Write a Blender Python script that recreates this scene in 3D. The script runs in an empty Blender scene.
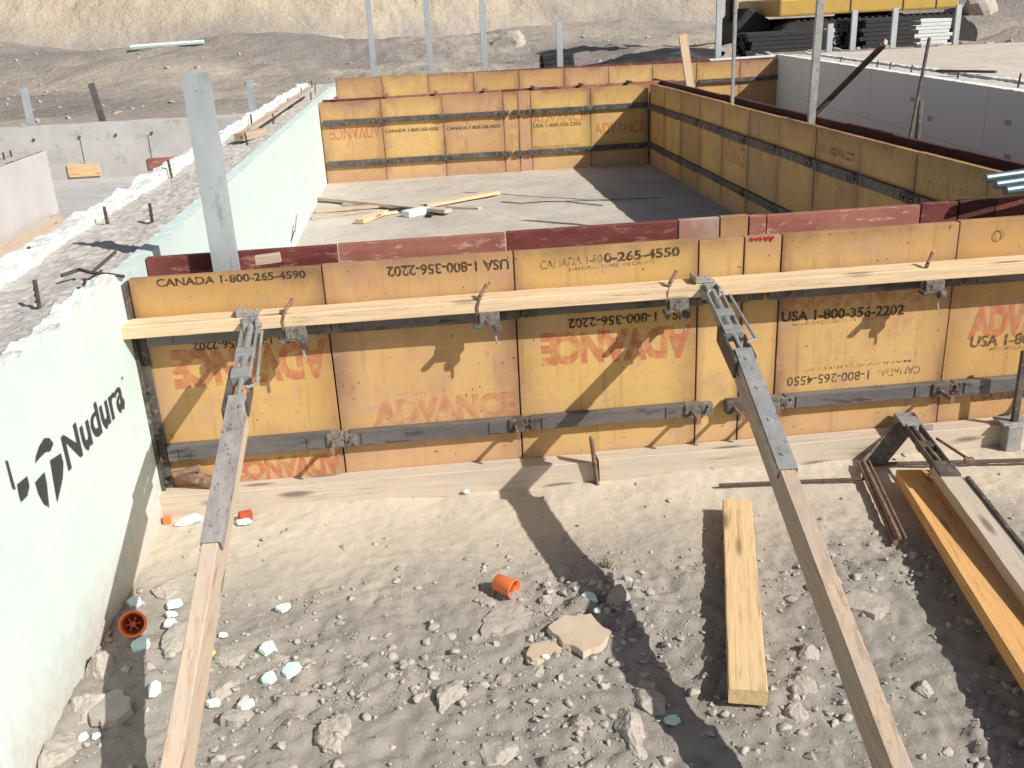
import bpy, bmesh, math, random
import numpy as np
from mathutils import Vector, Matrix, noise
random.seed(7)
S = bpy.context.scene
COL = S.collection
rad = math.radians

# ------------------------------------------------------------------ materials
def mat_base(name, rough=.8, metal=0.):
    m = bpy.data.materials.new(name); m.use_nodes = True
    nt = m.node_tree; b = nt.nodes['Principled BSDF']
    b.inputs['Roughness'].default_value = rough; b.inputs['Metallic'].default_value = metal
    return m, nt, b
def N(nt, t, **k):
    n = nt.nodes.new(t)
    for a, v in k.items():
        if a.startswith('i_'): n.inputs[a[2:].replace('_', ' ')].default_value = v
        else: setattr(n, a, v)
    return n
def L(nt, a, b): nt.links.new(a, b)
def coords(nt, scale=(1, 1, 1), kind='Object', rnd=True):
    tc = N(nt, 'ShaderNodeTexCoord'); mp = N(nt, 'ShaderNodeMapping'); mp.inputs['Scale'].default_value = scale
    L(nt, tc.outputs[kind], mp.inputs['Vector'])
    if rnd:
        oi = N(nt, 'ShaderNodeObjectInfo'); mu = N(nt, 'ShaderNodeMath', operation='MULTIPLY'); mu.inputs[1].default_value = 37.
        L(nt, oi.outputs['Random'], mu.inputs[0]); L(nt, mu.outputs[0], mp.inputs['Location'])
    return mp.outputs[0]
def ramp(nt, src, stops):
    r = N(nt, 'ShaderNodeValToRGB'); e = r.color_ramp.elements
    while len(e) < len(stops): e.new(.5)
    for el, (p, c) in zip(e, stops):
        el.position = p; el.color = (*c, 1) if len(c) == 3 else c
    L(nt, src, r.inputs[0]); return r.outputs[0]
def noise_n(nt, vec, scale, detail=6, rough=.6, dist=0.):
    n = N(nt, 'ShaderNodeTexNoise'); n.inputs['Scale'].default_value = scale; n.inputs['Detail'].default_value = detail
    n.inputs['Roughness'].default_value = rough; n.inputs['Distortion'].default_value = dist
    L(nt, vec, n.inputs['Vector']); return n.outputs['Fac']
def mix(nt, f, a, b, blend='MIX'):
    m = N(nt, 'ShaderNodeMix', data_type='RGBA', blend_type=blend)
    if isinstance(f, float): m.inputs[0].default_value = f
    else: L(nt, f, m.inputs[0])
    for s, v in ((m.inputs[6], a), (m.inputs[7], b)):
        if isinstance(v, tuple): s.default_value = (*v, 1)
        else: L(nt, v, s)
    return m.outputs[2]
def bump(nt, b, h, strength=.4, dist=.01):
    n = N(nt, 'ShaderNodeBump'); n.inputs['Strength'].default_value = strength; n.inputs['Distance'].default_value = dist
    L(nt, h, n.inputs['Height']); L(nt, n.outputs[0], b.inputs['Normal'])
def mth(nt, op, a, b=0.):
    n = N(nt, 'ShaderNodeMath', operation=op)
    for i, v in enumerate((a, b)):
        if isinstance(v, (int, float)): n.inputs[i].default_value = v
        else: L(nt, v, n.inputs[i])
    return n.outputs[0]

def two_tone(name, c1, c2, scale=20, rough=.85, metal=0., bs=.3, bd=.004, c3=None, stretch=(1, 1, 1), spec=None):
    m, nt, b = mat_base(name, rough, metal)
    v = coords(nt, stretch)
    f = noise_n(nt, v, scale, 8, .65)
    c = ramp(nt, f, [(.34, c1), (.66, c2)])
    if c3:
        f3 = noise_n(nt, v, scale*2.3, 6, .7)
        c = mix(nt, ramp(nt, f3, [(.56, (0, 0, 0)), (.66, (1, 1, 1))]), c, c3)
    L(nt, c, b.inputs['Base Color']); bump(nt, b, f, bs, bd)
    if spec is not None: b.inputs['Specular IOR Level'].default_value = spec
    return m

def wood(name, light, dark, grey=None, wear=.5):
    m, nt, b = mat_base(name, .75)
    v = coords(nt, (1.1, 22, 22))
    f = noise_n(nt, v, 2.2, 5, .55, 1.2)
    c = ramp(nt, f, [(.3, dark), (.5, light), (.75, tuple(min(1, x*1.08) for x in light))])
    v2 = coords(nt, (1.6, 34, 34)); f2 = noise_n(nt, v2, 2.6, 6, .75, .6)
    c = mix(nt, ramp(nt, f2, [(.33, (.85,)*3), (.47, (0, 0, 0))]), c, tuple(x*.55 for x in dark))
    v3 = coords(nt, (1, 1, 1)); f3 = noise_n(nt, v3, 5., 5, .65)
    if grey: c = mix(nt, ramp(nt, f3, [(wear-.12, (0, 0, 0)), (wear+.14, (1, 1, 1))]), c, grey)
    # knots
    vo = N(nt, 'ShaderNodeTexVoronoi'); vo.inputs['Scale'].default_value = 1.; L(nt, coords(nt, (2.6, 13, 13)), vo.inputs['Vector'])
    k = ramp(nt, vo.outputs['Distance'], [(.09, (.85,)*3), (.19, (0, 0, 0))])
    c = mix(nt, k, c, tuple(x*.35 for x in dark))
    L(nt, c, b.inputs['Base Color']); bump(nt, b, f2, .35, .002)
    return m

def panel_mat(name, base, alt, stain, stain_amt=.55):
    """resin-faced plywood, darker and redder at its edges"""
    m, nt, b = mat_base(name, .5)
    b.inputs['Specular IOR Level'].default_value = .35
    v = coords(nt, (1, 1, .55))
    f = noise_n(nt, v, 3.2, 7, .62, .3)
    c = ramp(nt, f, [(.32, alt), (.58, base)])
    f2 = noise_n(nt, v, 9., 8, .7)
    c = mix(nt, ramp(nt, f2, [(stain_amt, (0, 0, 0)), (stain_amt+.18, (.7,)*3)]), c, stain)
    # vertical run marks
    vr = coords(nt, (26, 26, 1.6)); fr = noise_n(nt, vr, 1.6, 5, .6)
    c = mix(nt, ramp(nt, fr, [(.56, (0, 0, 0)), (.72, (.42,)*3)]), c, tuple(x*.62 for x in stain))
    # edge wear from generated coordinates
    tc = N(nt, 'ShaderNodeTexCoord'); sp = N(nt, 'ShaderNodeSeparateXYZ'); L(nt, tc.outputs['Generated'], sp.inputs[0])
    def edge(o):
        a = mth(nt, 'SUBTRACT', o, .5); a = mth(nt, 'ABSOLUTE', a); return a
    e = mth(nt, 'MAXIMUM', edge(sp.outputs[0]), edge(sp.outputs[2]))
    e = mth(nt, 'ADD', e, mth(nt, 'MULTIPLY', mth(nt, 'SUBTRACT', f, .5), .34))
    c = mix(nt, ramp(nt, e, [(.33, (0, 0, 0)), (.46, (.35,)*3), (.53, (.85,)*3)]), c, tuple(x*.5 for x in stain))
    lowz = mth(nt, 'ADD', sp.outputs[2], mth(nt, 'MULTIPLY', mth(nt, 'SUBTRACT', f2, .5), .25))
    c = mix(nt, ramp(nt, lowz, [(.10, (.40,)*3), (.28, (0, 0, 0))]), c, (.58, .34, .24))
    fw3 = noise_n(nt, coords(nt, (1.5, 1, 4)), 2.2, 6, .7, .8)
    c = mix(nt, ramp(nt, fw3, [(.50, (0, 0, 0)), (.68, (.6,)*3)]), c, (.50, .31, .22))
    # scratches / pock marks
    f4 = noise_n(nt, coords(nt), 60., 3, .5)
    c = mix(nt, ramp(nt, f4, [(.69, (0, 0, 0)), (.73, (.8,)*3)]), c, (.10, .05, .03))
    # splashes of dried concrete, thickest low on the sheet
    fsp = noise_n(nt, coords(nt), 19., 9, .78)
    fsp = mth(nt, 'ADD', fsp, mth(nt, 'MULTIPLY', mth(nt, 'SUBTRACT', .5, sp.outputs[2]), .07))
    c = mix(nt, ramp(nt, fsp, [(.60, (0, 0, 0)), (.655, (.6,)*3)]), c, (.50, .43, .36))
    oi = N(nt, 'ShaderNodeObjectInfo'); hv = N(nt, 'ShaderNodeHueSaturation')
    L(nt, mth(nt, 'ADD', mth(nt, 'MULTIPLY', oi.outputs['Random'], .012), .494), hv.inputs['Hue'])
    L(nt, mth(nt, 'ADD', mth(nt, 'MULTIPLY', oi.outputs['Random'], .16), .80), hv.inputs['Value'])
    L(nt, c, hv.inputs['Color'])
    L(nt, hv.outputs[0], b.inputs['Base Color'])
    rr = ramp(nt, f2, [(.3, (.4,)*3), (.7, (.75,)*3)]); L(nt, rr, b.inputs['Roughness'])
    bump(nt, b, f2, .15, .002)
    return m

def ink(name, col, scale, lo, hi, amount=1.):
    m, nt, b = mat_base(name, .7)
    b.inputs['Base Color'].default_value = (*col, 1)
    tc = N(nt, 'ShaderNodeTexCoord')
    g = N(nt, 'ShaderNodeNewGeometry')
    f = noise_n(nt, g.outputs['Position'], scale, 5, .7)
    a = ramp(nt, f, [(lo, (0, 0, 0)), (hi, (amount,)*3)])
    L(nt, a, b.inputs['Alpha'])
    return m

M = {}
M['yellow'] = panel_mat('yellow_plywood', (.68, .44, .165), (.61, .37, .125), (.46, .25, .14))
M['pinkish'] = panel_mat('pinkish_plywood', (.66, .425, .19), (.60, .36, .155), (.50, .265, .18), .47)
M['tan'] = panel_mat('tan_plywood', (.68, .44, .18), (.61, .375, .14), (.46, .25, .14), .52)
M['shade_panel'] = panel_mat('weathered_shade_toned_plywood', (.76, .46, .17), (.66, .37, .13), (.50, .24, .11), .54)  # worn sheet, coloured brighter and more orange to offset the right run's shade
M['maroon'] = two_tone('maroon_resin_plywood', (.12, .025, .024), (.20, .055, .045), 6, .55, bs=.15, c3=(.36, .17, .13), stretch=(1, 1, 3))
M['dkmaroon'] = two_tone('dark_maroon_plywood', (.06, .016, .014), (.10, .03, .024), 6, .6, bs=.1)
M['pinkwood'] = two_tone('stained_pink_plywood', (.27, .085, .065), (.38, .16, .115), 5, .7, bs=.2, c3=(.55, .38, .29), stretch=(1, 1, 3))
M['greywash'] = two_tone('concrete_smeared_plywood', (.50, .42, .36), (.34, .18, .14), 7, .8, bs=.2)
M['steel'] = two_tone('dirty_dark_steel', (.06, .055, .05), (.16, .14, .125), 14, .6, .35, bs=.3, c3=(.27, .235, .20))
M['steelbar'] = two_tone('grey_worn_steel_bar', (.10, .095, .10), (.20, .185, .18), 10, .5, .3, bs=.2, c3=(.05, .045, .045), stretch=(.25, 1, 1))
M['plate_worn'] = two_tone('worn_scaly_steel_plate', (.24, .22, .215), (.38, .355, .35), 26, .75, .2, bs=.8, bd=.004, c3=(.13, .085, .075), stretch=(.5, 1, 1))
M['rusty'] = two_tone('rusty_clamp_steel', (.16, .085, .05), (.30, .20, .14), 30, .8, .2, bs=.5, c3=(.42, .36, .30))
M['splatter'] = two_tone('concrete_caked_steel', (.10, .09, .08), (.26, .235, .21), 45, .9, .1, bs=.9, bd=.006, c3=(.04, .035, .03))
M['galv'] = two_tone('dusty_steel_channel', (.30, .30, .30), (.44, .44, .43), 16, .5, .35, bs=.15, c3=(.22, .19, .17))
M['stud'] = two_tone('pale_galvanised_stud', (.42, .47, .50), (.54, .59, .62), 9, .45, .35, bs=.08, c3=(.36, .40, .43), stretch=(1, 1, .3))
M['lumber'] = wood('fresh_pine', (.70, .53, .345), (.60, .43, .26))
M['lumber_y'] = wood('yellow_pine', (.70, .51, .285), (.60, .40, .20))
M['lumber_g'] = wood('dusty_grey_pine', (.56, .47, .37), (.44, .35, .26), (.50, .44, .37), .5)
M['lumber_b'] = wood('weathered_brace_timber', (.52, .38, .26), (.33, .22, .15), (.42, .35, .29), .48)
M['lumber_p'] = wood('dusty_pinkish_pine', (.54, .41, .31), (.42, .30, .22), (.50, .42, .34), .48)
M['orange'] = wood('orange_treated_lumber', (.70, .40, .155), (.62, .33, .12))
M['foam'] = two_tone('pale_mint_foam', (.55, .675, .66), (.61, .70, .69), 4, .7, bs=.1, bd=.002)
m, nt, b = mat_base('dusty_mint_foam', .75); P_ = N(nt, 'ShaderNodeNewGeometry').outputs['Position']; sp_ = N(nt, 'ShaderNodeSeparateXYZ'); L(nt, P_, sp_.inputs[0])
fa_ = noise_n(nt, P_, 2.6, 6, .6); fb_ = noise_n(nt, P_, 22., 7, .7); c_ = ramp(nt, fa_, [(.34, (.56, .69, .68)), (.62, (.63, .72, .715))])
dz = mth(nt, 'ADD', sp_.outputs[2], mth(nt, 'MULTIPLY', mth(nt, 'SUBTRACT', fb_, .5), .35))
c_ = mix(nt, ramp(nt, dz, [(.02, (.8,)*3), (.20, (0, 0, 0))]), c_, (.50, .45, .39))
c_ = mix(nt, ramp(nt, fb_, [(.60, (0, 0, 0)), (.72, (.35,)*3)]), c_, (.45, .47, .46))
mp_ = N(nt, 'ShaderNodeMapping'); mp_.inputs['Scale'].default_value = (1, 40, 1.2); mp_.inputs['Rotation'].default_value = (.5, 0, 0); L(nt, P_, mp_.inputs['Vector'])
c_ = mix(nt, ramp(nt, noise_n(nt, mp_.outputs[0], 1., 4, .6), [(.66, (0, 0, 0)), (.72, (.25,)*3)]), c_, (.45, .5, .5))
L(nt, c_, b.inputs['Base Color']); bump(nt, b, fb_, .12, .003); M['foam_near'] = m
M['foamw'] = two_tone('torn_white_foam', (.64, .69, .68), (.72, .75, .74), 25, .9, bs=.9, bd=.01, c3=(.62, .62, .59))
M['foamgrey'] = two_tone('grey_foam', (.82, .87, .83), (.86, .89, .85), 4, .75, bs=.1, bd=.002)
M['chip'] = two_tone('foam_scrap', (.74, .80, .78), (.83, .86, .84), 30, .9, bs=.4)
M['chipm'] = two_tone('mint_foam_scrap', (.55, .76, .72), (.66, .80, .77), 30, .9, bs=.4)
M['yel'] = two_tone('yellow_scrap', (.62, .5, .15), (.7, .6, .25), 30, .8)
M['concrete'] = two_tone('rough_cast_concrete', (.38, .365, .345), (.48, .46, .435), 12, .95, bs=1., bd=.015, c3=(.27, .26, .255))
M['concwall'] = two_tone('smooth_grey_concrete', (.42, .41, .40), (.52, .51, .50), 3, .9, bs=.2, c3=(.36, .35, .34))
M['rock'] = two_tone('dusty_rock', (.36, .325, .29), (.49, .44, .385), 22, .95, bs=1., bd=.01, c3=(.30, .265, .235))
M['rockd'] = two_tone('grey_rock', (.34, .305, .27), (.44, .40, .355), 16, .95, bs=.8, bd=.008)
M['slabrock'] = two_tone('tan_slab_rock', (.50, .40, .29), (.58, .48, .37), 9, .95, bs=.5, bd=.006)
M['cap'] = two_tone('orange_plastic', (.80, .17, .05), (.85, .22, .07), 20, .45, bs=.1)
M['caphole'] = two_tone('dull_red_plastic', (.35, .06, .03), (.45, .08, .04), 20, .6, bs=.1)
M['rebar'] = two_tone('rusty_rebar', (.07, .055, .045), (.15, .10, .075), 60, .8, .3, bs=.8)
M['black'] = two_tone('black_rubber', (.012, .012, .014), (.03, .03, .034), 10, .7)
M['machine'] = two_tone('machine_yellow_paint', (.48, .31, .07), (.55, .36, .09), 5, .45, bs=.1, c3=(.45, .30, .10))
M['glass'] = two_tone('dark_cab_glass', (.02, .03, .035), (.03, .04, .05), 4, .1)
M['pipe'] = two_tone('slate_blue_pipe', (.06, .11, .14), (.12, .18, .21), 10, .4, .2, bs=.1)
M['weed'] = two_tone('dry_weed', (.16, .17, .06), (.25, .22, .10), 20, .9)
M['red_ink'] = ink('red_stencil_ink', (.58, .16, .10), 24, .32, .66, .72)
M['red_faint'] = ink('faded_red_ink', (.60, .17, .11), 16, .38, .66, .40)
M['blk_ink'] = ink('black_stencil_ink', (.045, .03, .02), 70, .32, .52, .85)
M['blk_faint'] = ink('faded_black_ink', (.09, .05, .03), 50, .40, .58, .65)
M['logo_ink'] = ink('charcoal_logo_ink', (.04, .045, .05), 140, .26, .42, .93)
M['red_mark'] = ink('red_crayon', (.62, .03, .02), 90, .3, .45, .95)

# ------------------------------------------------------------------ mesh helpers
def finish(name, bm, mat, parent=None, smooth=False, loc=None):
    me = bpy.data.meshes.new(name); bm.normal_update(); bm.to_mesh(me); bm.free()
    mats = mat if isinstance(mat, (list, tuple)) else [mat]
    for m in mats: me.materials.append(m)
    if smooth: me.polygons.foreach_set('use_smooth', [True]*len(me.polygons))
    o = bpy.data.objects.new(name, me); COL.objects.link(o)
    if parent: o.parent = parent
    if loc is not None: o.location = loc
    return o
def tag(o, label=None, cat=None, group=None, kind=None):
    for k, v in (('label', label), ('category', cat), ('group', group), ('kind', kind)):
        if v: o[k] = v
    return o
def empty(name, loc, label, cat, group=None, rot=(0, 0, 0)):
    o = bpy.data.objects.new(name, None); COL.objects.link(o); o.location = loc; o.rotation_euler = rot
    o.empty_display_size = .1
    return tag(o, label, cat, group)
def box(bm, x0, x1, y0, y1, z0, z1, bev=0., mi=0, mtx=None, rough=0., cuts=0):
    g = bmesh.ops.create_cube(bm, size=1.)
    vs = g['verts']
    for v in vs:
        v.co = Vector(((x0+x1)/2+v.co.x*(x1-x0), (y0+y1)/2+v.co.y*(y1-y0), (z0+z1)/2+v.co.z*(z1-z0)))
    fs = list({f for v in vs for f in v.link_faces})
    for f in fs: f.material_index = mi
    if bev:
        es = list({e for v in vs for e in v.link_edges})
        r = bmesh.ops.bevel(bm, geom=es, offset=bev, segments=2, affect='EDGES', profile=.6)
        vs = list({v for f in r['faces'] for v in f.verts} | {v for v in vs if v.is_valid})
        for f in r['faces']: f.material_index = mi
    if mtx is not None:
        for v in vs: v.co = mtx @ v.co
    return vs
def tube(bm, p0, p1, r0, r1=None, seg=10, mi=0, cap=True):
    r1 = r0 if r1 is None else r1
    p0, p1 = Vector(p0), Vector(p1); d = (p1-p0).normalized()
    a = d.orthogonal().normalized(); b = d.cross(a)
    R0 = [bm.verts.new(p0+(a*math.cos(t)+b*math.sin(t))*r0) for t in [2*math.pi*i/seg for i in range(seg)]]
    R1 = [bm.verts.new(p1+(a*math.cos(t)+b*math.sin(t))*r1) for t in [2*math.pi*i/seg for i in range(seg)]]
    for i in range(seg):
        f = bm.faces.new((R0[i], R0[(i+1) % seg], R1[(i+1) % seg], R1[i])); f.material_index = mi
    if cap:
        bm.faces.new(R0[::-1]).material_index = mi; bm.faces.new(R1).material_index = mi
def frame(p0, p1, up=(0, 0, 1)):
    """matrix: local X from p0 to p1, local Z towards up; origin in the middle"""
    p0, p1 = Vector(p0), Vector(p1); x = (p1-p0).normalized(); z = Vector(up); z = (z-x*z.dot(x)).normalized(); y = z.cross(x)
    m = Matrix((x, y, z)).transposed().to_4x4(); m.translation = (p0+p1)/2; return m, (p1-p0).length
def plank_mesh(Ln, w, t, warp=.002, seed=0, bev=.002, ends=.003):
    """subdivided board along X, width w along Y, thickness t along Z"""
    bm = bmesh.new(); n = max(4, int(Ln/.07))
    prof = []
    b = bev
    for sx, sy in ((1, -1), (1, 1), (-1, 1), (-1, -1)):
        prof += [(sx*(w/2), sy*(t/2-b)), (sx*(w/2-b), sy*(t/2))] if (sx*sy) > 0 else [(sx*(w/2-b), sy*(t/2)), (sx*(w/2), sy*(t/2-b))]
    # order around
    prof = sorted(prof, key=lambda p: math.atan2(p[1]/t, p[0]/w))
    rings = []
    for i in range(n+1):
        x = -Ln/2+Ln*i/n
        dy = noise.noise(Vector((x*1.2, seed*3.1, 0)))*warp*2; dz = noise.noise(Vector((x*1.2, seed*3.1, 9)))*warp
        ring = []
        for j, (py, pz) in enumerate(prof):
            e = noise.noise(Vector((x*14, j*.7, seed)))*.0012
            ex = ((py*.04*math.sin(seed*7.)+pz*.06*math.cos(seed*3.)) if i in (0, n) else 0)
            ring.append(bm.verts.new((x+ex, py+dy+e, pz+dz+e)))
        rings.append(ring)
    k = len(prof)
    for i in range(n):
        for j in range(k): bm.faces.new((rings[i][j], rings[i][(j+1) % k], rings[i+1][(j+1) % k], rings[i+1][j]))
    bm.faces.new(rings[0]); bm.faces.new(rings[-1][::-1])
    bmesh.ops.recalc_face_normals(bm, faces=bm.faces)
    return bm
def plank(name, label, cat, p0, p1, w, t, mat, up=(0, 0, 1), group=None, seed=0, warp=.003):
    m, Ln = frame(p0, p1, up)
    o = finish(name, plank_mesh(Ln, w, t, warp, seed), mat); o.matrix_world = m
    return tag(o, label, cat, group)

def lettering(body, parent, mat, l, r, h, place, flip=False, name='lettering', squeeze=1., bold=.0, blur=False):
    """l=(u,v) left middle, r=(u,v) right middle on the surface, h = height; place(u,v) -> world point"""
    cu = bpy.data.curves.new('txt', 'FONT'); cu.body = body; cu.offset = bold; cu.resolution_u = 3
    t = bpy.data.objects.new('txt', cu); COL.objects.link(t)
    bpy.context.view_layer.update()
    dg = bpy.context.evaluated_depsgraph_get()
    me = bpy.data.meshes.new_from_object(t.evaluated_get(dg))
    bpy.data.objects.remove(t); bpy.data.curves.remove(cu)
    co = np.empty(len(me.vertices)*3); me.vertices.foreach_get('co', co); co = co.reshape(-1, 3)
    mn, mx = co.min(0), co.max(0)
    uv = (co[:, :2]-mn[:2])/(mx[:2]-mn[:2])
    uv[:, 1] = uv[:, 1]**squeeze
    if flip: uv = 1-uv
    bm = bmesh.new(); bm.from_mesh(me); bpy.data.meshes.remove(me)
    inv = parent.matrix_world.inverted() if parent else Matrix()
    for v, (a, b) in zip(bm.verts, uv):
        u = l[0]+(r[0]-l[0])*a; w = l[1]+(r[1]-l[1])*a+(b-.5)*h
        v.co = inv @ Vector(place(u, w))
    return finish(name, bm, mat, parent)
def poly_patch(polys, parent, mat, place, name):
    bm = bmesh.new()
    for P in polys: bm.faces.new([bm.verts.new(place(*p)) for p in P])
    bmesh.ops.triangulate(bm, faces=bm.faces[:])
    return finish(name, bm, mat, parent)

# ------------------------------------------------------------------ terrain
def sst(a, b, x):
    t = min(1, max(0, (x-a)/(b-a))); return t*t*(3-2*t)
def mound(x, y, cx, cy, rx, ry, h):
    d = ((x-cx)/rx)**2+((y-cy)/ry)**2
    return h*math.exp(-d*1.6)
MOUNDS = [(-9.5, 22, 3.2, 2.6, .55), (-4.2, 20, 2.6, 2.2, .2), (-1.6, 21.5, 3.2, 1.8, .38), (1.5, 24, 3.5, 2.2, .30), (-13, 27, 5, 3, .8), (6, 27, 5, 2.5, .3), (17, 24, 4, 3, .8), (22, 28, 6, 4, 1.2), (12.3, 13.8, 1.8, .9, .35), (-4.8, 21.9, 4.5, 2.2, .42), (-6.5, 13.5, 1.5, 1.2, .2)]
def ground_h(x, y):
    v = Vector((x, y, 0))
    h = 0.
    near = (y < 0.02 and y > -3.2 and x > -.6 and x < 4.4)
    if near:
        calm = sst(-.78, -.45, y+.10*noise.noise(v*2.))          # tidy strip along the base board
        r = 1-calm*.8
        h += .013*r*noise.fractal(v*7., .9, 2.1, 4)
        h += .0065*(.25+r)*noise.fractal(v*26.+Vector((5, 1, 2)), .75, 2.3, 3)
        c = noise.noise(v*3.3+Vector((7, 3, 0)))
        lump = max(0, c)*r
        h += .045*lump*max(0, noise.noise(v*19.))+.015*lump*max(0, noise.noise(v*55.))
        mk = max(0, noise.noise(v*2.6+Vector((1, 9, 4)))*1.6+.25)*r
        f1 = noise.noise(v*21.+Vector((noise.noise(v*40)*.5, 0, 0)), noise_basis='VORONOI_F1'); f2_ = noise.noise(v*52., noise_basis='VORONOI_F1')
        h += mk*(.012*max(0, .55-f1)+.007*max(0, .5-f2_))
        h += .014*sst(-.35, -.05, y)*(0.6+noise.noise(v*5.))    # swept against the board
        h += .03*math.exp(-((x-.0)/.16)**2)*sst(-.5, -1.0, y) # spill along the foam wall
        h -= .004
        h += .0022*noise.noise(v*120.)
        cr = 1-abs(noise.noise(v*14.+Vector((3, 8, 1))))*6
        if cr > 0: h -= .006*cr*r*max(0, .3+noise.noise(v*4.)*2)
        return h
    if y < 9. and x > -2.2 and x < 5.5 and y > 0: return .0+.006*noise.fractal(v*4., .9, 2., 3)
    base = 0.
    # rear grade
    if x > 5.5: base = .86*sst(9.0, 12.5, x+y*.35) if y < 9.9 else .86-.30*sst(10.2, 15, y)
    elif y > 9.9: base = .45
    elif x < -2.7 and y < 8.6: base = 0.
    if y > 8.9 and x < -.5: base = .50
    if y > 9.9: base = base+(.95-base)*sst(11, 31, y)
    far = sst(9.9, 14, y)
    for m_ in MOUNDS: base += mound(x, y, *m_)
    base += far*.16*noise.fractal(v*.33, .9, 2., 4)+far*.07*noise.fractal(v*1.7, .9, 2., 3)
    # excavated bank behind the site
    foot = 30.5+2.*noise.noise(Vector((x*.08, 0, 3)))
    if y > foot:
        d = y-foot
        base += min(d*.8, 13+d*.02)+.35*noise.fractal(Vector((x*.35, d*.22, 1)), .9, 2.1, 4)*sst(0, 3, d)
    return base
def axis(parts):
    a = [np.arange(p, q_, s) for p, q_, s in parts]; return np.unique(np.round(np.concatenate(a), 4))
xs = axis([(-120, -30, 6), (-30, -14, .8), (-14, -.45, .28), (-.45, 3.7, .0115), (3.7, 14, .2), (14, 30, .5), (30, 80, 3), (80, 161, 20)])
ys = axis([(-60, -6, 4), (-6, -2.6, .25), (-2.6, -1.9, .03), (-1.9, .02, .0115), (.02, 9.8, .28), (9.8, 16, .14), (16, 34, .2), (34, 50, .5), (50, 80, 3), (80, 400, 40)])
V = np.empty((len(ys), len(xs), 3))
for j, y in enumerate(ys):
    for i, x in enumerate(xs):
        V[j, i] = (x, y, ground_h(float(x), float(y)))
nx, ny = len(xs), len(ys)
idx = np.arange(nx*ny).reshape(ny, nx)
F = np.stack([idx[:-1, :-1], idx[:-1, 1:], idx[1:, 1:], idx[1:, :-1]], -1).reshape(-1, 4)
me = bpy.data.meshes.new('ground'); me.vertices.add(nx*ny); me.vertices.foreach_set('co', V.reshape(-1))
me.loops.add(F.size); me.loops.foreach_set('vertex_index', F.reshape(-1)); me.polygons.add(len(F))
me.polygons.foreach_set('loop_start', np.arange(0, F.size, 4)); me.polygons.foreach_set('loop_total', np.full(len(F), 4))
me.update(calc_edges=True)
me.polygons.foreach_set('use_smooth', [True]*len(F))
ground = bpy.data.objects.new('ground', me); COL.objects.link(ground); tag(ground, kind='structure')
def gz(x, y): return ground_h(x, y)

m, nt, b = mat_base('sandy_soil', .95); b.inputs['Specular IOR Level'].default_value = .15
g = N(nt, 'ShaderNodeNewGeometry'); P = g.outputs['Position']; sp = N(nt, 'ShaderNodeSeparateXYZ'); L(nt, P, sp.inputs[0])
f1 = noise_n(nt, P, 2.3, 6, .6); f2 = noise_n(nt, P, 30., 8, .75); f3 = noise_n(nt, P, 190., 6, .8); fb = noise_n(nt, P, .35, 5, .6)
# tan sand near the forms, greyer gravelly soil in front: the soil itself changes
zone = mth(nt, 'ADD', mth(nt, 'MULTIPLY', sp.outputs[1], 1.6), mth(nt, 'MULTIPLY', f1, 1.4))
zone = ramp(nt, zone, [(0., (0, 0, 0)), (.42, (1, 1, 1))])
znear = N(nt, 'ShaderNodeMapRange'); znear.inputs[1].default_value = -.75; znear.inputs[2].default_value = -.25
L(nt, mth(nt, 'ADD', sp.outputs[1], mth(nt, 'MULTIPLY', mth(nt, 'SUBTRACT', f1, .5), .9)), znear.inputs[0])
c_near = mix(nt, znear.outputs[0], (.365, .335, .30), (.555, .49, .40))
c_far_a = ramp(nt, fb, [(.38, (.32, .29, .265)), (.62, (.45, .395, .335))])
isfar = N(nt, 'ShaderNodeMapRange'); isfar.inputs[1].default_value = 8.; isfar.inputs[2].default_value = 10.; L(nt, sp.outputs[1], isfar.inputs[0])
inroom = N(nt, 'ShaderNodeMapRange'); inroom.inputs[1].default_value = .0; inroom.inputs[2].default_value = .3; L(nt, sp.outputs[1], inroom.inputs[0])
c = mix(nt, inroom.outputs[0], c_near, (.46, .43, .40))
for cx_, cy_, rr_ in ((-9.5, 22, 4.5), (-1.6, 21.5, 3.6), (4.2, 19, 3.0), (-13, 27, 5.), (17, 24, 5.), (-5.2, 13, 2.2)):
    vm = N(nt, 'ShaderNodeVectorMath', operation='DISTANCE'); L(nt, P, vm.inputs[0]); vm.inputs[1].default_value = (cx_, cy_, 1.)
    dd = mth(nt, 'ADD', mth(nt, 'DIVIDE', vm.outputs['Value'], rr_), mth(nt, 'MULTIPLY', mth(nt, 'SUBTRACT', noise_n(nt, P, 1.1, 6, .7), .5), 1.6))
    c_far_a = mix(nt, ramp(nt, dd, [(.6, (.8,)*3), (1.0, (0, 0, 0))]), c_far_a, (.25, .225, .215))
c = mix(nt, isfar.outputs[0], c, c_far_a)
bank = N(nt, 'ShaderNodeMapRange'); bank.inputs[1].default_value = 1.3; bank.inputs[2].default_value = 2.2
L(nt, mth(nt, 'ADD', sp.outputs[2], mth(nt, 'MULTIPLY', mth(nt, 'SUBTRACT', fb, .5), 1.2)), bank.inputs[0])
mp = N(nt, 'ShaderNodeMapping'); mp.inputs['Scale'].default_value = (.8, .5, .5); L(nt, P, mp.inputs['Vector'])
fs = noise_n(nt, mp.outputs[0], 2.2, 7, .65, .4)
c_bank = ramp(nt, fs, [(.3, (.45, .375, .285)), (.62, (.55, .47, .365))])
c = mix(nt, bank.outputs[0], c, c_bank)
c = mix(nt, ramp(nt, f2, [(.28, (.7,)*3), (.44, (0, 0, 0))]), c, mix(nt, 1., c, (.66, .64, .62), 'MULTIPLY'))
c = mix(nt, ramp(nt, f3, [(.60, (0, 0, 0)), (.72, (.5,)*3)]), c, (.62, .55, .46))
L(nt, c, b.inputs['Base Color'])
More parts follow.
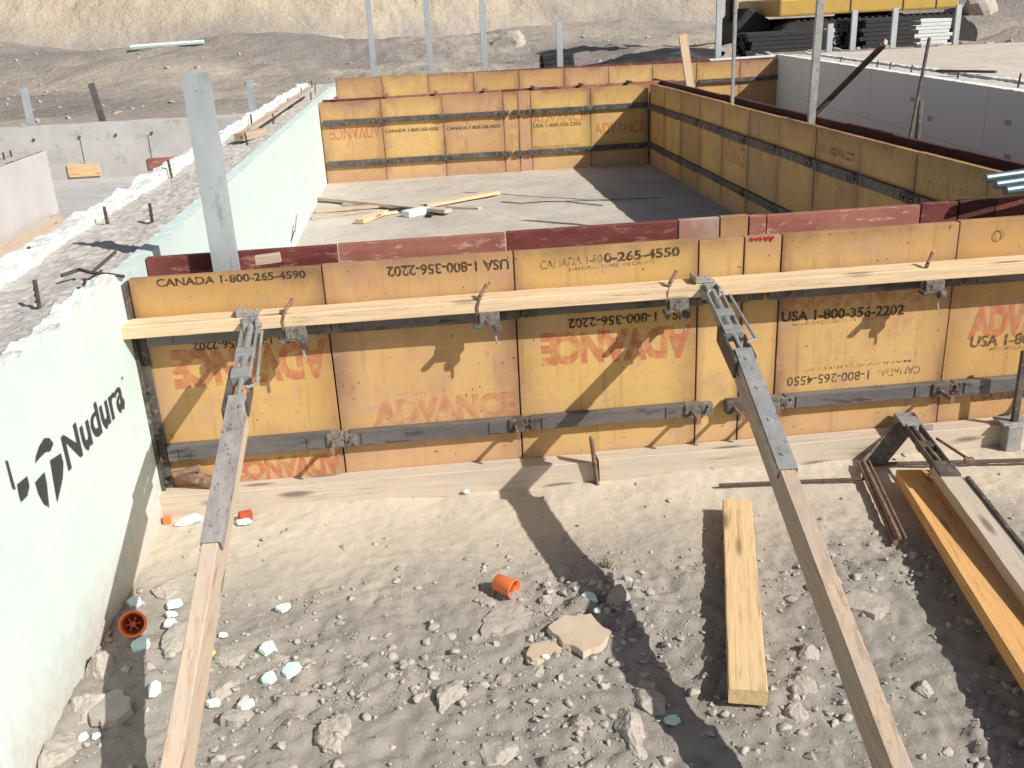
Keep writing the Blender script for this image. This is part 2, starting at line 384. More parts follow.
vo = N(nt, 'ShaderNodeTexVoronoi'); vo.inputs['Scale'].default_value = 55.; L(nt, P, vo.inputs['Vector'])
hb = mth(nt, 'ADD', mth(nt, 'ADD', f2, mth(nt, 'MULTIPLY', f3, .8)), mth(nt, 'MULTIPLY', vo.outputs['Distance'], -.35))
bn = N(nt, 'ShaderNodeBump'); bn.inputs['Distance'].default_value = .012; L(nt, hb, bn.inputs['Height'])
L(nt, mth(nt, 'SUBTRACT', .62, mth(nt, 'MULTIPLY', znear.outputs[0], .30)), bn.inputs['Strength'])
# larger relief far away
fl = noise_n(nt, P, 3.0, 8, .7); bn2 = N(nt, 'ShaderNodeBump'); bn2.inputs['Distance'].default_value = .16
L(nt, fl, bn2.inputs['Height']); L(nt, mth(nt, 'MULTIPLY', isfar.outputs[0], .8), bn2.inputs['Strength']); L(nt, bn.outputs[0], bn2.inputs['Normal'])
bn3 = N(nt, 'ShaderNodeBump'); bn3.inputs['Distance'].default_value = .4
L(nt, fs, bn3.inputs['Height']); L(nt, mth(nt, 'MULTIPLY', bank.outputs[0], .45), bn3.inputs['Strength']); L(nt, bn2.outputs[0], bn3.inputs['Normal'])
L(nt, bn3.outputs[0], b.inputs['Normal'])
ground.data.materials.append(m)

# room floor: blinding slab
bm = bmesh.new(); n1, n2 = 90, 170
gv = [[bm.verts.new((-.0+3.34*i/n1, .3+6.68*j/n2, .018+.007*noise.fractal(Vector((i*.12, j*.13, 3)), .9, 2, 4))) for i in range(n1+1)] for j in range(n2+1)]
for j in range(n2):
    for i in range(n1): bm.faces.new((gv[j][i], gv[j][i+1], gv[j+1][i+1], gv[j+1][i]))
m, nt, b = mat_base('dusty_slab', .95)
P = N(nt, 'ShaderNodeNewGeometry').outputs['Position']
fa = noise_n(nt, P, 1.6, 7, .65); fbb = noise_n(nt, P, 18, 7, .7)
c = ramp(nt, fa, [(.32, (.40, .36, .31)), (.66, (.56, .51, .44))]); c = mix(nt, ramp(nt, fbb, [(.3, (.5,)*3), (.5, (0, 0, 0))]), c, (.30, .27, .24))
L(nt, c, b.inputs['Base Color']); bump(nt, b, fbb, .4, .01)
tag(finish('floor', bm, m, smooth=True), kind='structure')
# left neighbour floor
bm = bmesh.new(); box(bm, -6.5, -.45, -2.5, 8.45, -.06, .012)
tag(finish('floor', bm, M['concwall']), kind='structure')

# ------------------------------------------------------------------ formwork walls
H = .81
def front(u, v): return (u, -.0016, v)
def form_wall(name, label, origin, rot, seams, z0, h, mats, thick=.03, bars=(), back=None, clamps=True, heights=None, barmat='steelbar', clampmats=('splatter', 'steel'), cat='formwork', pins=True):
    """local X along the run, face at local y=0 looking to -y"""
    e = empty(name, origin, label, cat, rot=(0, 0, rot)); bpy.context.view_layer.update()
    P = []
    for i in range(len(seams)-1):
        a, c_ = seams[i]+.0025, seams[i+1]-.0025
        hh = h+(random.uniform(-.004, .004)); dy = random.uniform(-.0015, .0015)
        bm = bmesh.new(); box(bm, a, c_, dy, thick+dy, z0, hh, .002)
        if back is not None:
            for f in bm.faces:
                if f.normal.y > .7: f.material_index = 1
        mm = mats[i % len(mats)]
        o = finish('panel', bm, [M[mm]]+([M[back]] if back else []), e); o['_x'] = (a+c_)/2
        # shift origin to centre so the texture varies
        P.append((a, c_, o))
    for k, (bz0, bz1, dep) in enumerate(bars):
        for i in range(len(seams)-1):
            a, c_ = seams[i], seams[i+1]
            if c_-a < .3 and clamps:  continue
            bm = bmesh.new(); box(bm, a+.03, c_-.03, -dep, -.004, bz0+random.uniform(-.004, .004), bz1+random.uniform(-.003, .003), .003)
            for s in (a+.09, c_-.09):                                   # raised wear plates
                box(bm, s-.022, s+.022, -dep-.004, -dep+.001, bz0+.007, bz1-.007, .001)
            finish('steel_bar', bm, M[barmat], e)
        if clamps:
            for i, s in enumerate(seams[1:-1]):
                bm = bmesh.new(); zc = (bz0+bz1)/2; w = .05+random.uniform(-.006, .012)
                box(bm, s-w, s+w*.2, -dep-.008, -.006, zc-.024, zc+.026, .004)
                box(bm, s+w*.25, s+w*1.15, -dep-.004, -.006, zc-.021, zc+.021, .003)
                # folded loop and bolt heads
                tube(bm, (s-w*.5, -dep-.016, zc), (s-w*.5, -dep-.006, zc), .009, seg=8)
                tube(bm, (s+w*.7, -dep-.014, zc+.004), (s+w*.7, -dep, zc+.004), .006, seg=8)
                for _ in range(9):
                    cx, cz = s+random.uniform(-w, w), zc+random.uniform(-.022, .022)
                    bmesh.ops.create_icosphere(bm, subdivisions=1, radius=random.uniform(.003, .008), matrix=Matrix.Translation((cx, -dep-.006, cz)))
                c1 = finish('wedge_clamp', bm, M[clampmats[i % 2]], e)
                if pins and k == 0:
                    bm = bmesh.new(); px = s-w*.5
                    box(bm, px-.003, px+.003, -dep-.09, -dep-.01, zc-.008, zc+.007, .001)
                    box(bm, px-.007, px+.007, -dep-.092, -dep-.083, zc-.012, zc+.012, .001)
                    finish('wedge_pin', bm, M['rusty'], c1)
    return e, P
SE = [.012, .61, 1.22, 1.83, 1.983, 2.11, 2.72, 3.33, 3.94]
fw, FP = form_wall('form_wall', 'front run of yellow plywood concrete forms with red and black stencilling, behind the long pine waler', (0, 0, 0), 0, SE, -.02, H,
    ['yellow', 'pinkish', 'yellow', 'tan', 'tan', 'tan', 'yellow', 'tan'], bars=((.194, .248, .034), (.596, .646, .030)))
for o in fw.children:
    pass
# corner angle at the foam wall
bm = bmesh.new(); box(bm, -.001, .011, -.035, .03, -.02, .80, .001); box(bm, .011, .035, -.012, -.004, -.01, .62, .001)
for z in (.12, .3, .45): tube(bm, (.02, -.03, z), (.02, -.008, z), .008, seg=8)
finish('corner_angle', bm, M['steel'], fw)
# rolled fixing strap at the foot of the first panel
bm = bmesh.new()
box(bm, .07, .20, -.05, -.02, .105, .145, .01, mtx=Matrix.Translation((.13, 0, .12)) @ Matrix.Rotation(rad(28), 4, 'Y') @ Matrix.Translation((-.13, 0, -.12)))
tube(bm, (.05, -.04, .15), (.14, -.045, .17), .012, seg=8)
finish('bent_strap', bm, M['rusty'], fw)
def panel_at(u):
    for a, c_, o in FP:
        if a <= u <= c_: return o
W_ = [
 ('ADVANCE', .097, .503, .596, .503, .137, 1, 'red_ink', .06),
 ('USA 1-800-356-2202', .175, .575, .515, .579, .030, 1, 'blk_ink', .03),
 ('CANADA 1-800-265-4590', .097, .792, .559, .788, .027, 0, 'blk_ink', .03),
 ('ADVANCE', .25, .127, .600, .124, .080, 1, 'red_ink', .06),
 ('USA 1-800-356-2202', .814, .776, 1.205, .774, .036, 1, 'blk_ink', .03),
 ('ADVANCE', .722, .293, 1.205, .288, .095, 0, 'red_faint', .06),
 ('CANADA 1-80', 1.306, .762, 1.51, .772, .030, 0, 'blk_faint', .012),
 ('0-265-4550', 1.515, .772, 1.767, .777, .033, 0, 'blk_ink', .032),
 ('MANUFACTURED IN CANADA', 1.40, .742, 1.70, .750, .012, 0, 'blk_faint', .01),
 ('USA 1-800-356-2202', 1.392, .557, 1.798, .560, .035, 1, 'blk_ink', .032),
 ('ADVANCE', 1.298, .474, 1.813, .464, .117, 1, 'red_ink', .06),
 ('USA 1-800-356-2202', 2.122, .525, 2.555, .518, .039, 0, 'blk_ink', .034),
 ('MANUFACTURED IN CANADA', 2.16, .494, 2.50, .497, .012, 0, 'blk_faint', .01),
 ('ADVANCE', 2.131, .590, 2.62, .588, .095, 0, 'red_faint', .06),
 ('1-800-265-4550', 2.155, .286, 2.45, .288, .034, 1, 'blk_ink', .008),
 ('MANUFACTURED IN', 2.21, .325, 2.60, .328, .010, 1, 'blk_faint', .01),
 ('CANADA', 2.49, .290, 2.636, .292, .030, 1, 'blk_faint', .012),
 ('ADVANCE', 2.80, .449, 3.25, .455, .122, 0, 'red_ink', .06),
 ('USA 1-800-356-2202', 2.812, .380, 3.29, .375, .042, 0, 'blk_ink', .010),
 ('MANUFACTURED IN CANADA', 2.88, .348, 3.2, .346, .014, 0, 'blk_faint', .01),
 ('USA 1-800', 2.843, .166, 3.05, .165, .031, 0, 'blk_faint', .01),
]
bpy.context.view_layer.update()
for body, l0, l1, r0, r1, h_, fl_, mt_, bd_ in W_:
    lettering(body, panel_at((l0+r0)/2), M[mt_], (l0, l1), (r0, r1), h_, front, bool(fl_), bold=bd_)
# red crayon scribble
bm = bmesh.new(); prev = None
for i in range(15):
    u = 2.0+.08*i/14; v = .797+.010*math.sin(i*2.3)+(.004*(i % 3))
    p = Vector((u, -.0035, min(v, .806)))
    if prev is not None: tube(bm, prev, p, .0022, seg=5)
    prev = p
finish('crayon_mark', bm, M['red_mark'], panel_at(2.04))
bm = bmesh.new()
for k in range(20):
    a0, a1 = 2*math.pi*k/20, 2*math.pi*(k+1)/20
    tube(bm, (2.86+.016*math.cos(a0), -.0032, .755+.018*math.sin(a0)), (2.86+.016*math.cos(a1), -.0032, .755+.018*math.sin(a1)), .0012, seg=4)
finish('round_stamp', bm, M['rusty'], panel_at(2.86))

# rear skin of the front wall (its resin face looks at the camera over the front skin)
rear = empty('form_wall', (0, .265, 0), 'second skin of the front formwork, a maroon and pink stained strip seen just over the yellow panels', 'formwork')
for a, c_, mt_ in ((.003, .64, 'maroon'), (.645, 1.22, 'pinkwood'), (1.225, 1.83, 'maroon'), (1.835, 1.98, 'greywash'), (1.985, 2.085, 'tan'), (2.09, 2.15, 'pinkwood'), (2.155, 2.72, 'pinkwood'), (2.725, 2.86, 'maroon'), (2.865, 3.0, 'dkmaroon'), (3.005, 3.61, 'maroon'), (3.615, 4.3, 'pinkwood')):
    bm = bmesh.new(); box(bm, a, c_, random.uniform(-.002, .002), .03, -.02, H+.008+random.uniform(-.003, .006), .002)
    finish('panel', bm, M[mt_], rear)
# back form of the room
SB = [0.005, .61, 1.22, 1.83, 1.983, 2.11, 2.72, 3.325]
bw, BP = form_wall('form_wall', 'far run of yellow stencilled forms closing the room behind the scrap lumber', (0, 6.96, 0), 0, SB, -.01, H,
    ['tan', 'tan', 'pinkish', 'tan', 'pinkish', 'yellow', 'yellow'], bars=((.18, .235, .03), (.585, .635, .03)), barmat='steel', pins=False, clampmats=('steel', 'steel'))
def bplace(u, v): return (u, 6.9575, v)
bpy.context.view_layer.update()
for body, l0, l1, r0, r1, h_, fl_, mt_ in (('ADVANCE', .087, .505, .59, .502, .125, 1, 'red_ink'), ('ADVANCE', 1.26, .553, 1.80, .551, .07, 0, 'red_faint'), ('CANADA 1-800-265-4550', 1.25, .49, 1.79, .488, .035, 0, 'blk_ink'),
        ('CANADA 1-800-265-4550', .636, .50, 1.17, .498, .035, 0, 'blk_ink'), ('ADVANCE', 2.13, .53, 2.67, .532, .085, 0, 'red_ink'), ('USA 1-800-356-2202', 2.13, .465, 2.62, .465, .038, 0, 'blk_ink'), ('MANUFACTURED IN CANADA', 2.13, .25, 2.60, .25, .03, 0, 'blk_faint'), ('ADVANCE', 2.76, .40, 3.28, .40, .12, 0, 'red_ink'), ('ADVANCE', 1.86, .36, 1.96, .36, .3, 0, 'red_faint')):
    u = (l0+r0)/2; par = [o for a, c_, o in BP if a <= u <= c_][0]
    lettering(body, par, M[mt_], (l0, l1), (r0, r1), h_, bplace, bool(fl_), bold=.02)
brear = empty('form_wall', (0, 7.24, 0), 'narrow brown strip of formwork right behind the far run of yellow forms', 'formwork')
for i in range(6):
    bm = bmesh.new(); box(bm, .02+.61*i, .62+.61*i, 0, .03, 0, H+.004+random.uniform(-.004, .006), .002); finish('panel', bm, M['pinkwood' if i % 3 else 'maroon'], brear)
for i in range(7):                                                       # spreader cleats on top
    bm = bmesh.new(); box(bm, .15+.5*i, .19+.5*i, -.26, .03, H+.012, H+.03, .003); finish('cleat', bm, M['rusty'], brear)
# second, farther form run
o2 = empty('form_wall', (0, 0, 0), 'farthest run of yellow forms, its top edge in front of the pale posts', 'formwork')
n2_ = 10
for i in range(n2_):
    a, c_ = i/n2_, (i+1)/n2_
    xa, xb = .0+5.68*a+.003, .0+5.68*c_-.003
    bm = bmesh.new(); vs = box(bm, xa, xb, 9.5, 9.53, -.01, .905, .002)
    for v in vs:
        if v.co.z > .5: v.co.z -= .06*v.co.x/5.68
    finish('panel', bm, M[['pinkish', 'tan', 'tan', 'yellow', 'pinkish'][i % 5]], o2)
for z in (.60, .20):
    for i in range(5):
        bm = bmesh.new(); box(bm, .02+1.14*i, 1.1+1.14*i, 9.465, 9.497, z, z+.05, .003); finish('steel_bar', bm, M['steel'], o2)
bm = bmesh.new(); box(bm, -.02, 5.7, 9.78, 9.81, 0, .88, .002); finish('rear_skin', bm, M['maroon'], o2)

# right run, facing -X (local x runs towards the camera)
SR = [0.0, .25, .86, 1.47, 2.08, 2.69, 3.30, 3.91, 4.52, 5.13, 5.74, 6.35, 6.93]
SRl = [6.94-s for s in SR[::-1]]
rw, RP = form_wall('form_wall', 'right hand run of shaded yellow forms with two rows of dark steel bars beside the room floor', (3.33, 6.94, 0), rad(-90), SRl[:-1]+[6.63], -.01, H+.006,
    ['shade_panel', 'shade_panel', 'yellow', 'shade_panel', 'shade_panel', 'tan', 'shade_panel'], back='dkmaroon', bars=((.19, .245, .03), (.57, .625, .03)), barmat='steel', pins=False, clampmats=('steel', 'splatter'))
bpy.context.view_layer.update()
def rplace(u, v): return (3.3283, u, v)
for body, l, r, h_, fl_, mt_ in (('ADVANCE', (4.44, .46), (3.97, .46), .15, 0, 'red_ink'), ('1-800-265-4550', (4.42, .56), (3.99, .56), .05, 0, 'blk_faint'), ('ADVANCE', (1.43, .66), (.92, .66), .10, 0, 'red_faint'), ('USA 1-800-356-2202', (2.64, .70), (2.15, .70), .05, 0, 'blk_faint'), ('CANADA 1-800', (2.0, .41), (1.55, .41), .04, 0, 'blk_faint')):
    u = 6.94-(l[0]+r[0])/2; par = [o for a, c_, o in RP if a-.01 <= u <= c_+.01][0]
    lettering(body, par, M[mt_], l, r, h_, rplace, bool(fl_), bold=.02)
ro = empty('form_wall', (3.515, 0, 0), 'dark maroon outer skin of the right hand formwork, next to the blue grey foam wall', 'formwork')
for i in range(12):
    bm = bmesh.new(); box(bm, 0, .03, .27+.61*i, .27+.61*i+.605, -.01, H+.008+random.uniform(-.004, .008), .002); finish('panel', bm, M['dkmaroon'], ro)

# ------------------------------------------------------------------ foam block (ICF) walls
def fract(x, y, s, o=0): return noise.fractal(Vector((x*s, y*s, o)), .9, 2.1, 4)
def rough_strip(bm, x0, x1, y0, y1, ztop, zbot, amp, step, mi_top=0, edge_amp=0., seed=0, sides=True, mi_side=None):
    nx_ = max(4, int((x1-x0)/step)); ny_ = int((y1-y0)/step)
    R = []
    for j in range(ny_+1):
        y = y0+(y1-y0)*j/ny_; row = []
        ea = edge_amp*fract(0, y, 9., seed); eb = edge_amp*fract(5, y, 9., seed+4)
        for i in range(nx_+1):
            x = x0+(x1-x0)*i/nx_
            k = 0 if i in (0,) else (1 if i == nx_ else .5)
            xx = x+(ea if i == 0 else (eb if i == nx_ else 0))
            z = ztop(x, y) if callable(ztop) else ztop
            z += amp*fract(x, y, 11., seed)+amp*.5*fract(x, y, 38., seed+2)
            row.append(bm.verts.new((xx, y, z)))
        R.append(row)
    for j in range(ny_):
        for i in range(nx_):
            bm.faces.new((R[j][i], R[j][i+1], R[j+1][i+1], R[j+1][i])).material_index = mi_top
    if sides:
        ms = mi_top if mi_side is None else mi_side
        for k in (0, nx_):
            xe = x0 if k == 0 else x1
            md = [bm.verts.new((xe, R[j][k].co.y, R[j][k].co.z-.012-.02*abs(edge_amp)*30*abs(fract(2, R[j][k].co.y, 13., seed)))) for j in range(ny_+1)]
            lo = [bm.verts.new((xe, R[j][k].co.y, zbot)) for j in range(ny_+1)]
            for j in range(ny_):
                bm.faces.new((md[j], md[j+1], R[j+1][k], R[j][k])).material_index = mi_top
                bm.faces.new((lo[j], lo[j+1], md[j+1], md[j])).material_index = ms
        for j in (0, ny_):
            a = bm.verts.new((x0, R[j][0].co.y, zbot)); c_ = bm.verts.new((x1, R[j][0].co.y, zbot))
            bm.faces.new([a]+R[j]+[c_]).material_index = ms
    bmesh.ops.recalc_face_normals(bm, faces=bm.faces)
# far part (beside the room) and near part (towards the camera) are one long wall
lw = empty('foam_block_wall', (-.2, 0, 0), 'long white and mint foam block wall with rough concrete core, running along the left', 'wall')
lw_i = Matrix.Translation((.2, 0, 0))
def lwfin(name, bm, mat, smooth=False):
    for v in bm.verts: v.co = lw_i @ v.co
    return finish(name, bm, mat, lw, smooth)
bm = bmesh.new(); rough_strip(bm, -.066, -.001, .0, 10.2, H+.004, -.02, .0035, .022, 0, .003, 1); lwfin('inner_foam', bm, M['foam'])
NT = lambda x, y: .852+.022*noise.noise(Vector((0, y*6, 3)))+.016*noise.noise(Vector((x*9, y*23, 8)))-.05*sst(-.07, .0, y)-.03*sst(-.04, -.066, x)+.02*sst(-.5, -1.4, y)
bm = bmesh.new(); rough_strip(bm, -.066, -.0, -3.2, -.002, NT, -.03, .007, .012, 1, .012, 5, mi_side=0)
inner_near = lwfin('inner_foam', bm, [M['foam_near'], M['foamw']])
bm = bmesh.new(); rough_strip(bm, -.40, -.064, -3.2, 10.2, lambda x, y: .797+.02*noise.noise(Vector((x*3, y*2.2, 1)))-.012*sst(.2, -.3, y), 0, .011, .016, 0, 0, 9, sides=False); lwfin('concrete_core', bm, M['concrete'])
bm = bmesh.new(); rough_strip(bm, -.485, -.398, -3.2, 10.2, lambda x, y: .832+.03*noise.noise(Vector((x*6, y*5, 2))), 0, .011, .02, 0, .011, 13); lwfin('outer_foam', bm, M['foamw'])
bm = bmesh.new(); box(bm, -.475, -.01, 10.2, 10.22, 0, .8); lwfin('end_cap', bm, M['foam'])
# horizontal block joint and moulded vertical lines on the mint face
bm = bmesh.new()
for z, y0, y1 in ((.405, .32, 9.4),): box(bm, -.003, .0006, y0, y1, z-.0012, z+.0012)
box(bm, -.003, .0006, -3.0, -.02, .409, .4105)
for y in (-1.35, 1.6, 4.04, 6.5): box(bm, -.003, .0006, y-.001, y+.001, .03, .80)
lwfin('block_joint', bm, M['foamgrey'])
bpy.context.view_layer.update()
def lplace(u, v): return (.0028, u, v)
pl = lambda u, v: Vector((.0028+.2, u, v))-Vector((0, 0, 0))
par = lw
lettering('Nudura', par, M['logo_ink'], (-.722, .543), (-.218, .517), .100, lplace, name='lettering', bold=.02, squeeze=.66)
lettering('TM', par, M['logo_ink'], (-.205, .555), (-.188, .555), .010, lplace, name='lettering', bold=.02)
poly_patch([[(-.893, .602), (-.88, .615), (-.852, .627), (-.816, .632), (-.788, .62), (-.772, .598), (-.80, .590), (-.826, .600), (-.862, .602)],
            [(-.916, .565), (-.858, .563), (-.860, .533), (-.878, .478), (-.900, .500), (-.914, .534)],
            [(-.812, .572), (-.744, .559), (-.742, .532), (-.768, .500), (-.829, .466), (-.822, .502)],
            [(-1.028, .674), (-1.018, .668), (-1.016, .596), (-1.029, .606)],
            [(-1.003, .603), (-.948, .596), (-.949, .571), (-.97, .557), (-1.006, .560), (-1.007, .582)]], par, M['logo_ink'], pl, 'round_emblem')
poly_patch([[(3.78, .10), (3.80, .10), (4.06, .175), (4.03, .18)], [(3.80, .10), (4.05, .125), (4.05, .14), (3.80, .115)], [(4.05, .12), (4.09, .12), (4.3, .20), (4.28, .205)]], par, M['logo_ink'], pl, 'pen_mark')

for i, (x, y, hh) in enumerate(((-.189, -.2, .075), (-.11, -.03, .03), (-.338, 1.026, .075), (-.163, 1.029, .075), (-.43, .417, .05), (-.376, 2.338, .09), (-.35, 3.64, .08), (-.37, 5.114, .08), (-.177, 3.664, .08), (-.195, 5.075, .08), (-.249, 6.751, .08), (-.273, 8.232, .09), (-.193, 8.811, .09), (-.30, 9.6, .09), (-.12, 7.5, .08), (-.30, -.75, .08))):
    bm = bmesh.new(); tx_, ty_ = random.uniform(-.012, .012), random.uniform(-.012, .012)
    tube(bm, (0, 0, -.06), (tx_, ty_, hh), .0065, seg=8)
    for k in range(5):
        z = -.03+k*(hh+.02)/5; tube(bm, (tx_*z/hh, ty_*z/hh, z), (tx_*z/hh, ty_*z/hh, z+.004), .0085, seg=8)
    tag(finish('rebar_stub', bm, M['rebar'], loc=(x, y, .80)), 'short dark rebar stub standing up from the rough concrete top of the left foam wall', 'rebar', 'rebar stubs in the left wall')
# short tangle of tie wire on the core
bm = bmesh.new(); pts = [(-.20, .05, .825), (-.16, .10, .83), (-.10, .03, .832), (-.03, .0, .828), (.008, -.01, .822)]
for a, c_ in zip(pts, pts[1:]): tube(bm, a, c_, .006, seg=6)
tube(bm, (-.10, .03, .832), (-.05, .14, .87), .006, seg=6)
tag(finish('bent_rebar', bm, M['rebar']), 'bent dark rod lying over the corner where the left foam wall meets the front forms', 'rebar')
# loose stick on top of left wall, far
plank('timber_offcut', 'thin pale stick lying on the top of the left foam wall, near its far end', 'lumber', (-.24, 4.0, .85), (-.17, 8.0, .88), .06, .02, M['lumber_p'], seed=3)
plank('timber_offcut', 'short brown block at the near end of the thin stick on the left foam wall', 'lumber', (-.26, 3.85, .835), (-.14, 4.15, .835), .07, .05, M['lumber_b'], seed=5)

# big upright stud at the front left
def stud(name, x, y, z0, z1, w, d, label, group=None, rot=0, lean=(0, 0), mat='stud', cat='post', web=True):
    bm = bmesh.new()
    box(bm, -w/2, w/2, 0, .002, 0, z1-z0, .0006); 
    for sx in (-1, 1):
        box(bm, sx*w/2-(.002 if sx > 0 else 0), sx*w/2+(0 if sx > 0 else .002), .002, d, .001, z1-z0-.001, .0005)
    if web:
        for z in np.arange(.05, z1-z0, .3): tube(bm, (0, -.0016, z), (0, .0012, z), .004, seg=8)
    o = finish(name, bm, M[mat], loc=(x, y, z0)); o.rotation_euler = (lean[0], lean[1], rot)
    return tag(o, label, cat, group)
stud('metal_stud', .278, .19, .40, 1.400, .084, .03, 'wide pale galvanised strip standing upright between the front form skins, nearest post', lean=(0, rad(-.3)))
plank('timber_offcut', 'little pink wood wedge beside the foot of the wide galvanised strip', 'lumber', (.39, .12, .815), (.47, .12, .82), .03, .03, M['lumber_p'], up=(0, -1, 0))
for x, y, z1, lb in ((.47, 9.9, 2.1, 'thin pale upright post behind the farthest forms, leftmost of the four tall ones'), (1.19, 9.9, 2.1, 'thin pale upright post behind the farthest forms, second from the left'), (1.89, 9.9, 2.1, 'thin pale upright post behind the farthest forms, third from the left'), (2.86, 9.9, 1.42, 'short pale post behind the farthest forms, in front of the black pallet stack'), (4.95, 9.9, 1.95, 'tall pale post behind the farthest forms, left of the yellow machine')):
    stud('metal_stud', x, y, .3, z1, .075, .04, lb, 'pale posts behind the forms', web=False)
for x, y, z0, z1, lb in ((7.04, 10.5, .6, 1.375, 'short pale post below the yellow machine, leftmost of the three'), (7.62, 10.5, .6, 1.375, 'short pale post below the yellow machine, middle of the three'), (8.53, 10.5, .6, 1.375, 'short pale post right of the dark lumber stack'), (6.62, 10.3, .6, 1.22, 'short bluish post beside the thick leaning stud, in front of white boards')):
    stud('metal_stud', x, y, z0, z1, .075, .04, lb, 'short pale posts behind the foam wall', web=False)
for x, z0, z1, lx, lb in ((-3.49, .5, 1.013, 0, 'short steel post at the far left edge beyond the grey cross wall'), (-.95, .5, .97, 0, 'short bluish post standing just past the end of the grey cross wall')):
    stud('metal_stud', x, 8.95, z0, z1, .075, .04, lb, 'short posts beyond the cross wall', web=False)
stud('metal_stud', -2.67, 8.95, .5, 1.03, .07, .04, 'dark steel post leaning to the left beyond the grey cross wall', mat='steelbar', lean=(0, rad(-7)), web=False)
# posts held in the right hand formwork
stud('metal_stud', 3.44, 3.06, .3, 1.75, .045, .03, 'thick grey stud rising from the right hand formwork in front of the foam wall corner', rot=0, mat='galv', lean=(0, rad(1)))
bm = bmesh.new(); box(bm, -.012, .012, -.012, .012, 0, 1.55, .003)
o = finish('steel_rod', bm, M['galv'], loc=(3.345, 4.35, .45)); tag(o, 'thin grey square rod rising from the far half of the right hand formwork', 'rod')
bm = bmesh.new(); tube(bm, (3.56, 2.05, .55), (3.76, 2.28, 1.30), .010, seg=8); tube(bm, (3.665, 2.12, .78), (3.70, 2.19, .98), .014, seg=8)
tag(finish('steel_rod', bm, M['steel']), 'thin black rod leaning up in front of the blue grey foam wall', 'rod')
ps = plank('prop', 'two tone steel and timber prop leaning over the top of the blue grey foam wall', 'prop', (4.62, 5.85, .54), (4.86, 5.05, 1.17), .055, .03, M['lumber_b'], up=(-1, 0, .6))
bm = bmesh.new(); box(bm, -.5, .5, -.03, -.012, -.018, .030, .002); finish('steel_strip', bm, M['steel'], ps)
plank('wooden_stake', 'pale wooden stake standing in the corner of the far forms', 'stake', (3.85, 7.2, .55), (3.73, 7.2, 1.26), .085, .035, M['lumber'], up=(0, -1, 0), seed=9)

# blue-grey foam wall on the right
A, B_ = Vector((5.62, 9.6, 0)), Vector((4.62, .6, 0)); d = (B_-A); Ln = d.length; ang = math.atan2(d.y, d.x)
bw2 = empty('foam_block_wall', A, 'blue grey foam block wall on the right, its white top strewn with debris', 'wall', rot=(0, 0, ang)); bpy.context.view_layer.update()
# local x runs towards the camera, local y to the right of the scene (+X world)
bm = bmesh.new()
bwz = .90
def zt(x, y): return bwz+.003*noise.noise(Vector((y*5, 0, 0)))
def swapxy(bm):
    for v in bm.verts: v.co = Vector((v.co.y, v.co.x, v.co.z))
    bmesh.ops.recalc_face_normals(bm, faces=bm.faces)
bm = bmesh.new(); rough_strip(bm, 0., .07, 0, Ln, bwz, 0, .004, .03, 0, .004, 21); swapxy(bm); finish('inner_foam', bm, M['foamgrey'], bw2)
bm = bmesh.new(); rough_strip(bm, .068, .36, 0, Ln, bwz-.015, 0, .008, .03, 0, 0, 23, sides=False); swapxy(bm); finish('concrete_core', bm, two_tone('pale_concrete', (.50, .47, .43), (.60, .56, .52), 10, .95, bs=.6, c3=(.42, .39, .36)), bw2)
bm = bmesh.new(); rough_strip(bm, .358, .43, 0, Ln, bwz+.004, 0, .008, .03, 0, .008, 25); swapxy(bm); finish('outer_foam', bm, M['foamw'], bw2)
bm = bmesh.new(); box(bm, 0, Ln, -.0012, .002, .448, .4505)
for k in range(1, 8): box(bm, 1.2*k-.001, 1.2*k+.001, -.0012, .002, .452 if k % 2 else .01, .89 if k % 2 else .447)
finish('block_joint', bm, M['galv'], bw2)
for x, z in ((4.6, .69), (5.0, .57), (6.3, .67), (6.35, .45)):
    bm = bmesh.new(); box(bm, x, x+.09, -.004, .002, z, z+.035, .002, mtx=None); finish('scuff_plate', bm, M['concwall'], bw2)
for i, (t_, off, hh, ln_) in enumerate(((2.0, .2, .05, 0), (3.2, .18, .06, 0), (3.55, .18, .06, 0), (4.1, .17, .06, 0), (5.0, .2, .06, .25), (6.0, .2, .09, 0), (6.4, .33, .09, 0), (6.5, .12, .08, 0))):
    p = Vector((t_, off, 0)); w = Matrix.Translation(A) @ Matrix.Rotation(ang, 4, 'Z') @ p
    bm = bmesh.new(); tube(bm, (0, 0, -.04), (.01, 0, hh), .007, seg=7)
    for k in range(4):
        z = -.02+k*(hh+.02)/4; tube(bm, (.01*z/hh, 0, z), (.01*z/hh, 0, z+.004), .009, seg=7)
    tag(finish('rebar_stub', bm, M['rebar'], loc=(w.x, w.y, bwz-.01)), 'thin dark rebar stub standing up from the pale top of the blue grey foam wall', 'rebar', 'rebar stubs in the right wall')
# backfill sheet behind the foam wall
bm = bmesh.new(); NX, NY = 60, 60; G = []
for j in range(NY+1):
    y = .3+10.6*j/NY; row = []
    for i in range(NX+1):
        xw = 4.62+(5.62-4.62)*min(1.02, (y-.6)/9.)+.42; x = xw+(16-xw)*(i/NX)**1.3
        row.append(bm.verts.new((x, y, .875+.02*noise.fractal(Vector((x, y, 2)), .9, 2, 3)-.45*sst(9.9, 10.9, y))))
    G.append(row)
for j in range(NY):
    for i in range(NX): bm.faces.new((G[j][i], G[j][i+1], G[j+1][i+1], G[j+1][i]))
o = finish('backfill_ground', bm, two_tone('pale_compacted_fill', (.50, .44, .375), (.60, .53, .455), 2.5, .95, bs=.5, bd=.02, c3=(.42, .37, .32)), smooth=True); tag(o, kind='structure')
